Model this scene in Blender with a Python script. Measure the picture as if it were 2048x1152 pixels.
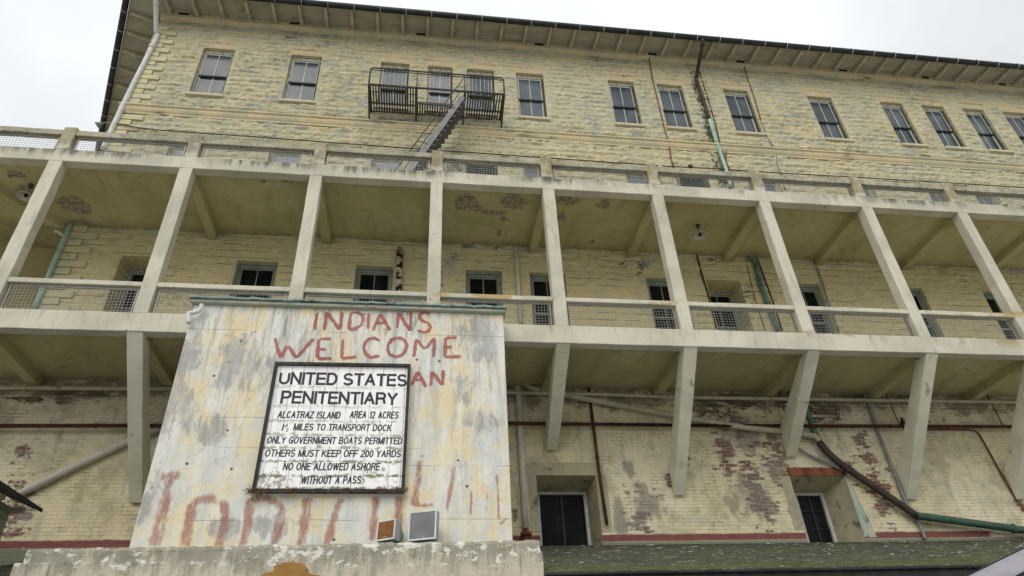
import bpy, bmesh, math, random
import numpy as np
from mathutils import Vector, Matrix

random.seed(7); rng = np.random.default_rng(11)
SC = bpy.context.scene
for o in list(bpy.data.objects): bpy.data.objects.remove(o)
COL = SC.collection

# ---------------------------------------------------------------- camera
cam = bpy.data.cameras.new('camera'); cam.sensor_width = 36; cam.lens = 1339.24 * 36 / 2048
cam.clip_start = 0.05; cam.clip_end = 2000
co = bpy.data.objects.new('camera', cam); COL.objects.link(co)
R = ((0.99087154, -0.12792001, -0.0425448), (0.03747894, 0.56454863, -0.82454847), (0.12949486, 0.81542708, 0.56418947))
co.matrix_world = Matrix(((R[0][0], -R[1][0], -R[2][0], 0), (R[0][1], -R[1][1], -R[2][1], -12), (R[0][2], -R[1][2], -R[2][2], 1.7), (0, 0, 0, 1)))
SC.camera = co

# ---------------------------------------------------------------- world, sun, exposure
SUN_EL, SUN_AZ = math.radians(38), math.radians(205)      # azimuth clockwise from +Y: behind the camera, a little to its left
w = bpy.data.worlds.new('World'); SC.world = w; w.use_nodes = True
nt = w.node_tree; nt.nodes.clear()
out = nt.nodes.new('ShaderNodeOutputWorld'); bg = nt.nodes.new('ShaderNodeBackground')
sky = nt.nodes.new('ShaderNodeTexSky'); sky.sky_type = 'NISHITA'; sky.sun_disc = False
sky.sun_elevation = SUN_EL; sky.sun_rotation = SUN_AZ; sky.air_density = 1.0; sky.dust_density = 3.0; sky.ozone_density = 1.0
tc = nt.nodes.new('ShaderNodeTexCoord'); sep = nt.nodes.new('ShaderNodeSeparateXYZ')
nt.links.new(tc.outputs['Generated'], sep.inputs[0])
mr = nt.nodes.new('ShaderNodeMapRange'); mr.inputs['From Min'].default_value = -0.05; mr.inputs['From Max'].default_value = 1.0
mr.inputs['To Min'].default_value = 4.9; mr.inputs['To Max'].default_value = 11.8      # overcast cloud sheet: brighter overhead
nt.links.new(sep.outputs['Z'], mr.inputs['Value'])
cn = nt.nodes.new('ShaderNodeTexNoise'); cn.inputs['Scale'].default_value = 2.3; cn.inputs['Detail'].default_value = 5; cn.inputs['Roughness'].default_value = 0.5
nt.links.new(tc.outputs['Generated'], cn.inputs['Vector'])
cr = nt.nodes.new('ShaderNodeMapRange'); cr.inputs['From Min'].default_value = 0.35; cr.inputs['From Max'].default_value = 0.65
cr.inputs['To Min'].default_value = 0.86; cr.inputs['To Max'].default_value = 1.12
nt.links.new(cn.outputs['Fac'], cr.inputs['Value'])
mm = nt.nodes.new('ShaderNodeMath'); mm.operation = 'MULTIPLY'
nt.links.new(mr.outputs[0], mm.inputs[0]); nt.links.new(cr.outputs[0], mm.inputs[1])
cc = nt.nodes.new('ShaderNodeVectorMath'); cc.operation = 'SCALE'; cc.inputs[0].default_value = (0.955, 0.985, 1.0)
nt.links.new(mm.outputs[0], cc.inputs['Scale'])
mx = nt.nodes.new('ShaderNodeMix'); mx.data_type = 'RGBA'; mx.inputs['Factor'].default_value = 0.93
nt.links.new(sky.outputs[0], mx.inputs['A']); nt.links.new(cc.outputs[0], mx.inputs['B'])
nt.links.new(mx.outputs['Result'], bg.inputs['Color']); bg.inputs['Strength'].default_value = 0.093
nt.links.new(bg.outputs[0], out.inputs[0])
sl = bpy.data.lights.new('sun', 'SUN'); sl.energy = 1.5; sl.angle = math.radians(50); sl.color = (1.0, 0.96, 0.9)
so = bpy.data.objects.new('sun', sl); COL.objects.link(so)
sd = Vector((math.sin(SUN_AZ) * math.cos(SUN_EL), math.cos(SUN_AZ) * math.cos(SUN_EL), math.sin(SUN_EL)))
so.rotation_euler = sd.to_track_quat('Z', 'Y').to_euler(); so.location = (-10, -30, 40)
SC.view_settings.view_transform = 'Standard'; SC.view_settings.look = 'None'; SC.view_settings.gamma = 1
SC.view_settings.exposure = 0.15
SC.cycles.max_bounces = 6; SC.cycles.transparent_max_bounces = 16

# ---------------------------------------------------------------- measured points (metres; x along the facade, y into it, z up)
D = {'P': {'bot_brown': [(9.57, 2.32, 7.444), (9.691, 2.32, 7.197), (9.865, 2.32, 6.983), (10.081, 2.32, 6.772), (10.759, 2.32, 6.214), (11.414, 2.32, 5.661)],
       'bot_cream': [(-9.51, 2.3, 8.489), (-5.126, 2.3, 8.54), (2.036, 2.3, 8.591), (4.48, 2.3, 8.582), (6.122, 2.3, 8.539), (15.696, 2.3, 8.565), (16.643, 2.3, 8.566)],
       'bot_diag': [(2.465, 2.32, 9.044), (2.496, 2.32, 8.837), (2.649, 2.32, 8.717), (3.066, 2.32, 8.665), (3.562, 2.32, 8.539), (6.13, 2.32, 8.053), (6.504, 2.32, 7.987),
                    (7.732, 2.32, 7.793), (8.682, 2.32, 7.692), (9.459, 2.32, 7.589), (9.57, 2.32, 7.444)],
       'bot_green': [(11.397, 2.32, 5.673), (12.667, 2.32, 5.507), (13.992, 2.32, 5.327), (14.772, 2.32, 5.226)],
       'bot_grey': [(11.306, 2.42, 8.922), (11.317, 2.42, 8.366), (11.295, 2.42, 7.806), (11.321, 2.42, 7.091), (11.334, 2.42, 6.494), (11.333, 2.42, 6.102), (11.391, 2.42, 5.76),
                    (11.477, 2.42, 5.523), (11.481, 2.42, 5.177)],
       'bot_left': [(-7.949, 2.4, 6.158), (-7.048, 2.4, 6.749), (-6.135, 2.4, 7.321), (-5.542, 2.4, 7.658)],
       'bot_rod': [(4.052, 2.42, 8.919), (4.054, 2.42, 8.166), (4.058, 2.42, 6.772), (4.096, 2.42, 5.563)],
       'bot_rust': [(-9.187, 2.3, 7.632), (-8.618, 2.3, 7.632), (-5.535, 2.3, 7.675), (2.025, 2.3, 7.818), (6.1, 2.3, 7.818), (5.986, 2.3, 7.808), (15.334, 2.3, 7.884),
                    (16.257, 2.3, 7.885)],
       'bot_rustc': [(12.651, 2.44, 7.838), (13.379, 2.44, 7.846), (13.934, 2.44, 7.833), (14.079, 2.44, 7.727), (14.13, 2.44, 7.383), (14.242, 2.44, 6.372), (14.379, 2.44, 5.83)],
       'bot_small': [(9.007, 2.42, 7.339), (9.282, 2.42, 7.146), (9.553, 2.42, 7.018), (9.816, 2.42, 6.87), (10.025, 2.42, 6.765)],
       'bot_strutgreen': [(9.244, 2.42, 8.906), (9.564, 2.42, 8.339), (9.598, 2.42, 7.788), (9.646, 2.42, 7.511)],
       'bot_valve': [(2.319, 2.42, 5.495), (2.315, 2.42, 5.282)],
       'bot_white': [(2.28, 2.42, 9.138), (2.312, 2.42, 8.406), (2.311, 2.42, 6.927), (2.319, 2.42, 5.495)],
       'box': [(8.238, 2.45, 16.674)],
       'cable': [(-9.06, 2.5, 16.963), (-8.524, 2.5, 16.886), (-7.844, 2.5, 16.808), (-4.947, 2.5, 16.783), (-2.658, 2.5, 16.742), (0.436, 2.5, 16.708), (3.651, 2.5, 16.679),
                 (7.739, 2.5, 16.652), (9.452, 2.5, 16.681), (10.63, 2.5, 16.663), (14.917, 2.5, 16.699), (20.196, 2.5, 16.716), (22.099, 2.5, 16.7)],
       'corner_branch': [(-9.305, 2.46, 12.916), (-9.2, 2.46, 12.891), (-9.043, 2.46, 12.775)],
       'corner_downspout': [(-8.846, 2.5, 20.936), (-8.955, 2.5, 18.706), (-9.022, 2.5, 16.645), (-9.036, 2.5, 15.938)],
       'corner_lower': [(-9.03, 2.5, 13.301), (-9.032, 2.5, 11.905), (-9.033, 2.5, 10.631)],
       'elbow': [(-4.171, -0.72, 8.852), (-4.167, -0.72, 8.763), (-4.219, -0.72, 8.689), (-4.356, -0.72, 8.648), (-4.358, -0.72, 8.607), (-4.313, -0.72, 8.436)],
       'gooseneck': [(-9.06, 2.5, 16.963), (-9.227, 2.5, 16.975), (-9.328, 2.5, 16.921)],
       'gooseneck_head': [(-9.336, 2.5, 16.95), (-9.444, 2.5, 16.837)],
       'hang1': [(11.853, 2.35, 8.874), (11.903, 2.35, 7.884)],
       'hang2': [(14.768, 2.35, 8.906), (14.797, 2.35, 7.908)],
       'hang3': [(8.94, 2.35, 8.866), (8.928, 2.35, 8.022)],
       'low_conduit': [(11.361, 2.53, 13.318), (11.384, 2.53, 12.872), (11.372, 2.53, 12.253), (11.341, 2.53, 11.596), (11.329, 2.53, 10.714)],
       'low_green': [(9.343, 2.5, 13.363), (9.37, 2.5, 13.154), (9.466, 2.5, 12.908), (9.431, 2.5, 12.083), (9.469, 2.5, 11.558), (9.516, 2.5, 10.673)],
       'low_green_b': [(9.526, 2.53, 13.396), (9.537, 2.53, 12.965), (9.518, 2.53, 12.653)],
       'low_rust': [(7.755, 2.56, 13.301), (7.776, 2.56, 12.406), (7.814, 2.56, 11.643), (7.805, 2.56, 10.71)],
       'low_rust2': [(9.609, 2.56, 13.308), (9.642, 2.56, 12.375), (9.675, 2.56, 11.605), (9.677, 2.56, 10.714)],
       'low_thin': [(9.249, 2.57, 13.296), (9.196, 2.57, 12.361), (9.167, 2.57, 11.649), (9.193, 2.57, 10.704)],
       'main_green': [(9.406, 2.5, 19.002), (9.419, 2.5, 17.827), (9.452, 2.5, 16.681), (9.43, 2.5, 15.903)],
       'main_gut': [(9.453, 1.56, 22.054)],
       'main_side1': [(9.613, 2.55, 21.672), (9.617, 2.55, 19.879), (9.602, 2.55, 18.82), (9.544, 2.55, 17.809), (9.576, 2.55, 16.817), (9.569, 2.55, 15.982)],
       'main_side2': [(9.544, 2.55, 17.809), (9.691, 2.55, 17.741), (9.683, 2.55, 17.578), (9.569, 2.55, 17.09), (9.602, 2.55, 16.781)],
       'main_upper': [(9.512, 2.5, 21.595), (9.372, 2.5, 21.141), (9.386, 2.5, 20.528), (9.406, 2.5, 19.002)],
       'patch_pipe': [(-0.697, 2.5, 12.899), (-0.672, 2.5, 12.064), (-0.645, 2.5, 11.113)],
       'rust_line': [(7.807, 2.54, 22.225), (7.741, 2.54, 21.043), (7.727, 2.54, 19.661), (7.717, 2.54, 18.451), (7.745, 2.54, 17.713), (7.701, 2.54, 17.153), (7.707, 2.54, 16.65),
                     (7.739, 2.54, 16.159), (7.739, 2.54, 15.909)],
       'thin_conduit': [(11.497, 2.55, 22.258), (11.432, 2.55, 21.599), (11.417, 2.55, 20.633), (11.347, 2.55, 19.258)],
       'thin_conduit2': [(11.347, 2.55, 19.258), (11.363, 2.55, 18.269), (11.46, 2.55, 17.944), (11.425, 2.55, 17.491), (11.345, 2.55, 17.164), (11.35, 2.55, 16.755), (11.3, 2.55, 16.003)],
       'thin_white': [(2.465, 2.5, 13.325), (2.472, 2.5, 12.22), (2.487, 2.5, 10.656)]},
 'an': [[(-0.171, 7.304), (-0.113, 7.455), (-0.06, 7.591)], [(-0.06, 7.591), (0.017, 7.44), (0.099, 7.27)], [(-0.111, 7.412), (0.04, 7.43)], [(0.188, 7.293), (0.196, 7.615)],
        [(0.196, 7.615), (0.401, 7.308)], [(0.401, 7.308), (0.412, 7.639)]],
 'arrow': [(-2.242, 3.786), (-2.184, 3.873), (-2.164, 3.896), (-2.083, 3.921), (-2.01, 3.929), (-2.004, 3.955), (-2.023, 3.989), (-1.966, 4.026), (-1.871, 4.048), (-1.75, 4.056),
           (-1.649, 4.04), (-1.575, 4.003), (-1.533, 3.957), (-1.551, 3.924), (-1.528, 3.9), (-1.377, 3.869), (-1.3, 3.839), (-1.223, 3.767)],
 'brick': [(7.22, 7.29, 0.35, 0.96), (7.69, 7.92, 0.32, 0.53), (7.88, 5.99, 0.55, 0.82), (7.72, 6.57, 0.37, 0.73), (8.45, 6.93, 0.44, 0.75), (8.46, 7.42, 0.39, 0.65),
           (10.79, 7.57, 0.34, 0.46), (10.83, 7.12, 0.33, 0.25), (10.77, 6.45, 0.58, 0.49), (10.78, 5.97, 0.38, 0.47), (10.84, 5.46, 0.22, 0.16), (8.54, 5.76, 0.22, 0.34),
           (-8.09, 7.08, 0.33, 0.27), (-7.76, 5.86, 0.41, 0.34), (-7.71, 5.58, 0.41, 0.21), (-7.71, 6.25, 0.23, 0.16), (4.87, 5.62, 0.43, 0.35), (5.73, 6.56, 0.17, 0.35),
           (6.19, 7.1, 0.2, 0.25), (2.11, 5.8, 0.11, 0.21), (14.37, 5.96, 0.24, 0.24), (10.26, 6.81, 0.26, 0.31)],
 'feet': {2: (-5.613, 2.45, 6.083), 5: (3.026, 2.45, 7.242), 6: (5.855, 2.45, 6.205), 7: (8.818, 2.45, 7.117), 8: (11.529, 2.45, 6.096), 9: (14.398, 2.45, 6.087)},
 'grime': [(7.54, 6.1, 0.73, 0.7), (5.04, 6.0, 0.58, 0.68), (4.44, 5.79, 0.28, 0.78), (4.77, 6.91, 0.3, 0.36), (7.69, 7.67, 0.77, 0.79)],
 'half_bar': [(-2.333, 6.445), (-2.26, 6.462)],
 'indianland': [([(-4.172, 5.576), (-4.012, 5.582), (-3.841, 5.6)], 0.06, 0.8), ([(-4.017, 5.547), (-3.985, 5.015), (-3.986, 4.464)], 0.075, 0.95),
                ([(-3.521, 4.459), (-3.55, 4.822), (-3.566, 5.164)], 0.065, 0.75),
                ([(-3.57, 5.136), (-3.472, 5.2), (-3.289, 5.219), (-3.095, 5.121), (-3.023, 4.982), (-3.013, 4.764), (-3.038, 4.46)], 0.055, 0.65),
                ([(-2.683, 5.231), (-2.665, 4.815), (-2.673, 4.456)], 0.06, 0.9),
                ([(-2.695, 5.226), (-2.419, 5.208), (-2.246, 5.151), (-2.158, 5.018), (-2.155, 4.811), (-2.21, 4.464)], 0.055, 0.8),
                ([(-1.774, 5.229), (-1.772, 4.891), (-1.784, 4.459)], 0.065, 0.9), ([(-1.233, 5.227), (-1.319, 4.888), (-1.395, 4.454)], 0.055, 0.7),
                ([(-0.678, 5.254), (-0.687, 4.94), (-0.681, 4.526)], 0.05, 0.9), ([(-0.707, 5.225), (-0.606, 5.124)], 0.04, 0.7),
                ([(-0.279, 5.253), (-0.289, 5.051), (-0.304, 4.658)], 0.06, 0.6), ([(0.023, 5.881), (-0.002, 5.52), (-0.027, 5.093)], 0.045, 0.8),
                ([(-0.07, 5.102), (0.088, 5.092), (0.305, 5.1)], 0.025, 0.55), ([(0.627, 5.765), (0.579, 5.4), (0.501, 4.995)], 0.028, 0.6),
                ([(0.927, 5.399), (0.92, 5.221), (0.908, 4.915)], 0.018, 0.45), ([(1.369, 5.643), (1.383, 5.279), (1.381, 4.84)], 0.018, 0.6),
                ([(1.532, 4.882), (1.381, 4.755)], 0.018, 0.45), ([(1.204, 5.309), (1.186, 5.161)], 0.014, 0.4)],
 'indians': [[(-2.053, 8.833), (-2.054, 8.427)], [(-1.877, 8.433), (-1.874, 8.848)], [(-1.874, 8.848), (-1.593, 8.463)], [(-1.593, 8.463), (-1.577, 8.867)],
             [(-1.411, 8.866), (-1.424, 8.468)], [(-1.423, 8.857), (-1.293, 8.858), (-1.206, 8.813), (-1.167, 8.706), (-1.196, 8.574), (-1.294, 8.488), (-1.434, 8.468)],
             [(-1.07, 8.879), (-1.057, 8.489)], [(-0.961, 8.453), (-0.9, 8.664), (-0.853, 8.855)], [(-0.853, 8.855), (-0.743, 8.67), (-0.634, 8.472)], [(-0.907, 8.624), (-0.699, 8.652)],
             [(-0.5, 8.52), (-0.496, 8.893)], [(-0.496, 8.893), (-0.246, 8.477)], [(-0.246, 8.477), (-0.245, 8.919)],
             [(0.114, 8.863), (0.033, 8.918), (-0.048, 8.886), (-0.079, 8.795), (-0.019, 8.716), (0.092, 8.668), (0.142, 8.582), (0.11, 8.489), (0.031, 8.447), (-0.113, 8.494)]],
 'joints': [6.63, 6.08, 4.86, 5.77],
 'lowpatch': [(1.14, 13.16, 0.33, 0.14), (1.9, 13.13, 0.31, 0.14), (1.54, 12.63, 0.36, 0.08), (5.5, 12.73, 0.26, 0.16), (6.17, 12.85, 0.3, 0.25), (8.3, 13.06, 0.43, 0.22),
              (-8.67, 12.78, 0.35, 0.22), (0.72, 12.65, 0.3, 0.52), (0.4, 11.97, 0.16, 0.66), (5.98, 12.58, 0.21, 0.71), (9.03, 11.7, 0.21, 0.87), (15.18, 13.14, 0.38, 0.15),
              (18.1, 13.2, 0.54, 0.2)],
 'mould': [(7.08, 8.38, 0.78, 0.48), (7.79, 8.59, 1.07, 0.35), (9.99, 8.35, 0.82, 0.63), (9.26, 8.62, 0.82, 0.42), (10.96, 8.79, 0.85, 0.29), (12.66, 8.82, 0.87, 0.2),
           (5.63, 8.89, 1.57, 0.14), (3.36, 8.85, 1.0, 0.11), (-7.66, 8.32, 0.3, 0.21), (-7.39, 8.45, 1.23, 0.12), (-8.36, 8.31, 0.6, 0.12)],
 'peel': [(1.0, 0.84, 0.48, 0.48), (1.68, 1.17, 0.73, 0.2), (2.21, 0.74, 0.54, 0.41), (2.02, 1.45, 0.23, 0.18), (3.62, 0.57, 0.52, 0.29), (3.5, 1.17, 0.2, 0.3), (4.49, 0.61, 0.36, 0.34),
          (-3.38, 0.43, 0.21, 0.13), (-3.96, 0.47, 0.15, 0.13), (1.95, 2.08, 0.14, 0.38), (4.59, 2.22, 0.17, 0.14), (-8.63, 1.71, 0.59, 0.49), (-8.74, 2.49, 0.46, 0.37),
          (-9.49, 1.33, 0.43, 0.33), (-9.56, 0.73, 0.28, 0.22)],
 'sign': [(-2.64, 7.635), (-0.196, 7.666), (-0.218, 5.248), (-2.668, 5.27)],
 'text': [('UNITED STATES', -2.545, -0.255, 7.244, 7.499), ('PENITENTIARY', -2.458, -0.409, 6.873, 7.123), ('ALCATRAZ ISLAND', -2.465, -1.382, 6.595, 6.731),
          ('AREA 12 ACRES', -1.233, -0.366, 6.61, 6.748), ('1', -2.362, -2.324, 6.36, 6.488), ('1', -2.296, -2.27, 6.428, 6.498), ('2', -2.285, -2.239, 6.351, 6.412),
          ('MILES TO TRANSPORT DOCK', -2.168, -0.478, 6.371, 6.5), ('ONLY GOVERNMENT BOATS PERMITTED', -2.571, -0.279, 6.13, 6.258),
          ('OTHERS MUST KEEP OFF 200 YARDS', -2.568, -0.288, 5.897, 6.026), ('NO ONE ALLOWED ASHORE', -2.239, -0.629, 5.664, 5.796), ('WITHOUT A PASS', -1.922, -0.926, 5.434, 5.569)],
 'welcome': [[(-2.765, 8.251), (-2.684, 8.029), (-2.592, 7.829)], [(-2.592, 7.829), (-2.504, 8.082)], [(-2.504, 8.082), (-2.31, 7.818)], [(-2.31, 7.818), (-2.049, 8.255)],
             [(-1.951, 8.239), (-1.935, 7.829)], [(-1.951, 8.235), (-1.728, 8.258)], [(-1.94, 8.01), (-1.789, 8.025)], [(-1.934, 7.818), (-1.673, 7.828)], [(-1.511, 8.253), (-1.492, 7.833)],
             [(-1.492, 7.833), (-1.218, 7.874)], [(-0.814, 8.237), (-0.917, 8.295), (-1.024, 8.272), (-1.088, 8.179), (-1.102, 8.064), (-1.063, 7.945), (-0.967, 7.87), (-0.792, 7.908)],
             [(-0.489, 8.317), (-0.586, 8.271), (-0.646, 8.165), (-0.655, 8.051), (-0.609, 7.943), (-0.499, 7.894), (-0.387, 7.927), (-0.316, 8.034), (-0.292, 8.149), (-0.337, 8.256),
              (-0.412, 8.307), (-0.489, 8.317)],
             [(-0.156, 7.895), (-0.122, 8.297)], [(-0.122, 8.297), (0.052, 8.072)], [(0.052, 8.072), (0.229, 8.336)], [(0.229, 8.336), (0.222, 7.906)], [(0.448, 8.343), (0.437, 7.912)],
             [(0.448, 8.339), (0.676, 8.358)], [(0.441, 8.121), (0.575, 8.145)], [(0.437, 7.915), (0.744, 7.939)]]}

# ---------------------------------------------------------------- node helper
class T:
    def __init__(s, name):
        s.m = bpy.data.materials.new(name); s.m.use_nodes = True; s.nt = s.m.node_tree; s.nt.nodes.clear()
        s.out = s.nt.nodes.new('ShaderNodeOutputMaterial')
        g = s.nt.nodes.new('ShaderNodeNewGeometry'); s.pos = g.outputs['Position']; s.geo = g
        sp = s.nt.nodes.new('ShaderNodeSeparateXYZ'); s.nt.links.new(s.pos, sp.inputs[0]); s.x, s.y, s.z = sp.outputs
        s.seed = random.uniform(0, 50)
    def put(s, sock, v):
        if isinstance(v, bpy.types.NodeSocket): s.nt.links.new(v, sock)
        elif isinstance(v, (tuple, list)) and len(v) == 3 and sock.type == 'RGBA': sock.default_value = (*v, 1)
        else: sock.default_value = v
    def op(s, o, a, b=0.0, clamp=False):
        n = s.nt.nodes.new('ShaderNodeMath'); n.operation = o; n.use_clamp = clamp; s.put(n.inputs[0], a); s.put(n.inputs[1], b); return n.outputs[0]
    def add(s, a, b): return s.op('ADD', a, b)
    def sub(s, a, b): return s.op('SUBTRACT', a, b)
    def mul(s, a, b): return s.op('MULTIPLY', a, b)
    def mxm(s, a, b): return s.op('MAXIMUM', a, b)
    def vec(s, scale=(1, 1, 1), off=None, src=None):
        n = s.nt.nodes.new('ShaderNodeVectorMath'); n.operation = 'MULTIPLY_ADD'; s.put(n.inputs[0], src or s.pos)
        n.inputs[1].default_value = scale; n.inputs[2].default_value = off or (s.seed, s.seed * 1.7, s.seed * .6); return n.outputs[0]
    def noise(s, scale=1.0, detail=4, rough=.55, dist=0.0, off=None):
        sc = scale if isinstance(scale, tuple) else (scale,) * 3
        s.seed += 3.7
        n = s.nt.nodes.new('ShaderNodeTexNoise'); n.inputs['Scale'].default_value = 1; n.inputs['Detail'].default_value = detail
        n.inputs['Roughness'].default_value = rough; n.inputs['Distortion'].default_value = dist
        s.put(n.inputs['Vector'], s.vec(sc, off)); return n.outputs['Fac']
    def hn(s, *a, k=2.6, **kw):          # noise with its contrast stretched, about 0..1
        return s.op('ADD', s.mul(s.sub(s.noise(*a, **kw), .5), k), .5, clamp=True)
    def vor(s, scale=1.0, feature='F1', off=None):
        sc = scale if isinstance(scale, tuple) else (scale,) * 3
        n = s.nt.nodes.new('ShaderNodeTexVoronoi'); n.feature = feature; n.inputs['Scale'].default_value = 1
        s.put(n.inputs['Vector'], s.vec(sc, off)); return n.outputs['Distance']
    def st(s, v, a, b, lo=0.0, hi=1.0):
        n = s.nt.nodes.new('ShaderNodeMapRange'); n.interpolation_type = 'SMOOTHSTEP'; s.put(n.inputs['Value'], v)
        n.inputs['From Min'].default_value = a; n.inputs['From Max'].default_value = b
        if a > b:
            n.inputs['From Min'].default_value = b; n.inputs['From Max'].default_value = a; lo, hi = hi, lo
        n.inputs['To Min'].default_value = lo; n.inputs['To Max'].default_value = hi; return n.outputs[0]
    def mix(s, f, a, b):
        n = s.nt.nodes.new('ShaderNodeMix'); n.data_type = 'RGBA'; s.put(n.inputs['Factor'], f); s.put(n.inputs['A'], a); s.put(n.inputs['B'], b); return n.outputs['Result']
    def scale(s, c, f):
        n = s.nt.nodes.new('ShaderNodeVectorMath'); n.operation = 'SCALE'; s.put(n.inputs[0], c); s.put(n.inputs['Scale'], f); return n.outputs[0]
    def blobs(s, lst, ax='xz'):
        r = None; a = getattr(s, ax[0]); b = getattr(s, ax[1])
        for cx, cz, rx, rz in lst:
            u = s.mul(s.sub(a, cx), 1 / rx); v = s.mul(s.sub(b, cz), 1 / rz)
            d = s.op('SUBTRACT', 1.0, s.add(s.mul(u, u), s.mul(v, v)), clamp=True)
            r = d if r is None else s.mxm(r, d)
        return r
    def brick(s, bw, bh, mortar=.012, ax='xz'):
        n = s.nt.nodes.new('ShaderNodeTexBrick'); n.inputs['Scale'].default_value = 1; n.inputs['Brick Width'].default_value = bw
        n.inputs['Row Height'].default_value = bh; n.inputs['Mortar Size'].default_value = mortar; n.inputs['Mortar Smooth'].default_value = .4
        n.inputs['Color1'].default_value = (0, 0, 0, 1); n.inputs['Color2'].default_value = (1, 1, 1, 1); n.inputs['Mortar'].default_value = (.5, .5, .5, 1)
        c = s.nt.nodes.new('ShaderNodeCombineXYZ'); s.put(c.inputs[0], getattr(s, ax[0])); s.put(c.inputs[1], getattr(s, ax[1]))
        s.nt.links.new(c.outputs[0], n.inputs['Vector']); return n.outputs['Color'], n.outputs['Fac']
    def done(s, color, rough=.85, bump=None, bs=.5, bd=.02, metal=0.0, spec=.3, alpha=None):
        b = s.nt.nodes.new('ShaderNodeBsdfPrincipled'); s.put(b.inputs['Base Color'], color); s.put(b.inputs['Roughness'], rough)
        b.inputs['Metallic'].default_value = metal; b.inputs['Specular IOR Level'].default_value = spec
        if bump is not None:
            n = s.nt.nodes.new('ShaderNodeBump'); n.inputs['Strength'].default_value = bs; n.inputs['Distance'].default_value = bd
            s.put(n.inputs['Height'], bump); s.nt.links.new(n.outputs[0], b.inputs['Normal'])
        if alpha is not None: s.put(b.inputs['Alpha'], alpha)
        s.nt.links.new(b.outputs[0], s.out.inputs[0]); return s.m

TOP = [(-7.38, -6.40), (-4.63, -3.65), (-1.72, -.78), (-.16, .67), (1.15, 2.08), (2.84, 3.79), (6.08, 7.02), (7.87, 8.80), (10.33, 11.28), (13.57, 14.52), (16.45, 17.35), (18.13, 19.05), (19.83, 20.72), (21.5, 22.45), (24.0, 24.95)]

# ---------------------------------------------------------------- materials
CREAM = (.53, .495, .335); GREYW = (.37, .39, .335); WARM = (.57, .50, .30); DIRT = (.10, .10, .075); BRICK = (.22, .07, .055)

def m_stone():
    t = T('painted_stone')
    a = t.noise((.35, .35, .55), 4, .6); b = t.noise((1.5, 1.5, 2.3), 7, .74)
    c = t.mix(t.st(a, .42, .62), CREAM, WARM)
    c = t.mix(t.mul(t.st(b, .45, .62), t.st(t.noise((.3, .3, .45), 4), .36, .60, .15, .95)), c, GREYW)
    c = t.mix(t.st(t.noise((4.2, 4.2, 7.5), 6, .78), .50, .68, 0, .5), c, (.37, .36, .28))
    c = t.mix(t.st(t.noise((3.8, 3.8, 6), 6, .78), .50, .68, 0, .65), c, (.70, .655, .47))
    low = t.st(t.z, 13.3, 12.9)
    c = t.mix(t.mul(low, .72), c, t.mix(t.st(b, .4, .65), (.74, .625, .33), (.64, .575, .34)))
    c = t.mix(t.mul(t.st(t.blobs([((a_ + b_) / 2, 21.02, .85, .40) for a_, b_ in TOP]), .0, .75), t.st(t.noise((2.2, 2.2, 4), 5, .7), .36, .6, .15, .8)), c, (.66, .53, .31))
    c = t.mix(t.st(t.add(t.mul(t.blobs([(-.15, 16.15, .45, .35), (.75, 16.1, .35, .4)]), .6), t.hn((3, 3, 8), 6, .75)), .95, 1.05), c, (.17, .09, .06))
    # dark noise patches along the string courses and under the eaves
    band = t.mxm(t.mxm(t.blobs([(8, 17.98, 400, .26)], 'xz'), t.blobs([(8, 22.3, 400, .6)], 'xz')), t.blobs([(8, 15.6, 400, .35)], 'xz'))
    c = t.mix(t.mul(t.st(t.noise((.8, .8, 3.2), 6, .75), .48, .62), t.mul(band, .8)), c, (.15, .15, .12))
    # darker noise in short level dashes over the rough blocks
    d1 = t.hn((4.5, 4.5, 13), 6, .8); d2 = t.noise((.45, .45, .7), 4, .6)
    c = t.mix(t.mul(t.st(t.add(d1, t.mul(t.sub(d2, .5), 1.5)), .70, .92), .6), c, (.19, .18, .135))
    jz = t.op('ABSOLUTE', t.sub(t.op('FRACT', t.mul(t.add(t.z, t.mul(t.sub(t.noise((1.6, 1.6, .3), 4), .5), .07)), 1 / .222)), .5))
    jl = t.mul(t.st(jz, .44, .485), t.st(t.noise((1.3, 1.3, 2.2), 5, .7), .43, .56))
    c = t.mix(t.mul(jl, t.add(t.mul(low, .25), .62)), c, (.11, .10, .065))
    c = t.mix(t.mul(t.st(t.hn((14, 14, 22), 5, .8), .62, .85), t.st(t.noise((.7, .7, 1.1), 4, .6), .40, .62, .15, .6)), c, (.22, .215, .165))
    fl = t.st(t.vor((5, 5, 8)), .17, .06); fl = t.mul(fl, t.st(t.noise((.5, .5, .9), 3), .46, .60))
    fl = t.mul(fl, t.st(t.z, 13.2, 14)); c = t.mix(fl, c, (.03, .03, .02))
    vn = t.blobs([(9.34, 20.4, .22, 1.6), (9.33, 18.6, .25, 2.0), (9.30, 16.6, .32, 1.4), (9.36, 14.8, .4, 1.2)])
    c = t.mix(t.mul(t.st(t.add(t.mul(vn, .5), t.hn((9, 9, 6), 6, .8)), .78, .95), t.st(vn, .01, .3)), c, (.06, .065, .035))
    lp = t.blobs(D['lowpatch']); pk = t.hn((5, 5, 11), 6, .75)
    c = t.mix(t.mul(t.st(t.add(t.mul(lp, .55), pk), 1.0, 1.08), t.st(lp, .02, .2)), c, (.17, .165, .14))
    c = t.mix(t.mul(t.st(lp, 0, .9), t.st(t.hn((2, 2, 1.2), 4), .35, .8, 0, .6)), c, (.37, .41, .40))
    return t.done(c, .9, t.add(t.mul(t.noise((8, 8, 12), 6, .75), .8), t.mul(t.noise((30, 30, 34), 3, .6), .3)), 1.0, .045)

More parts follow.
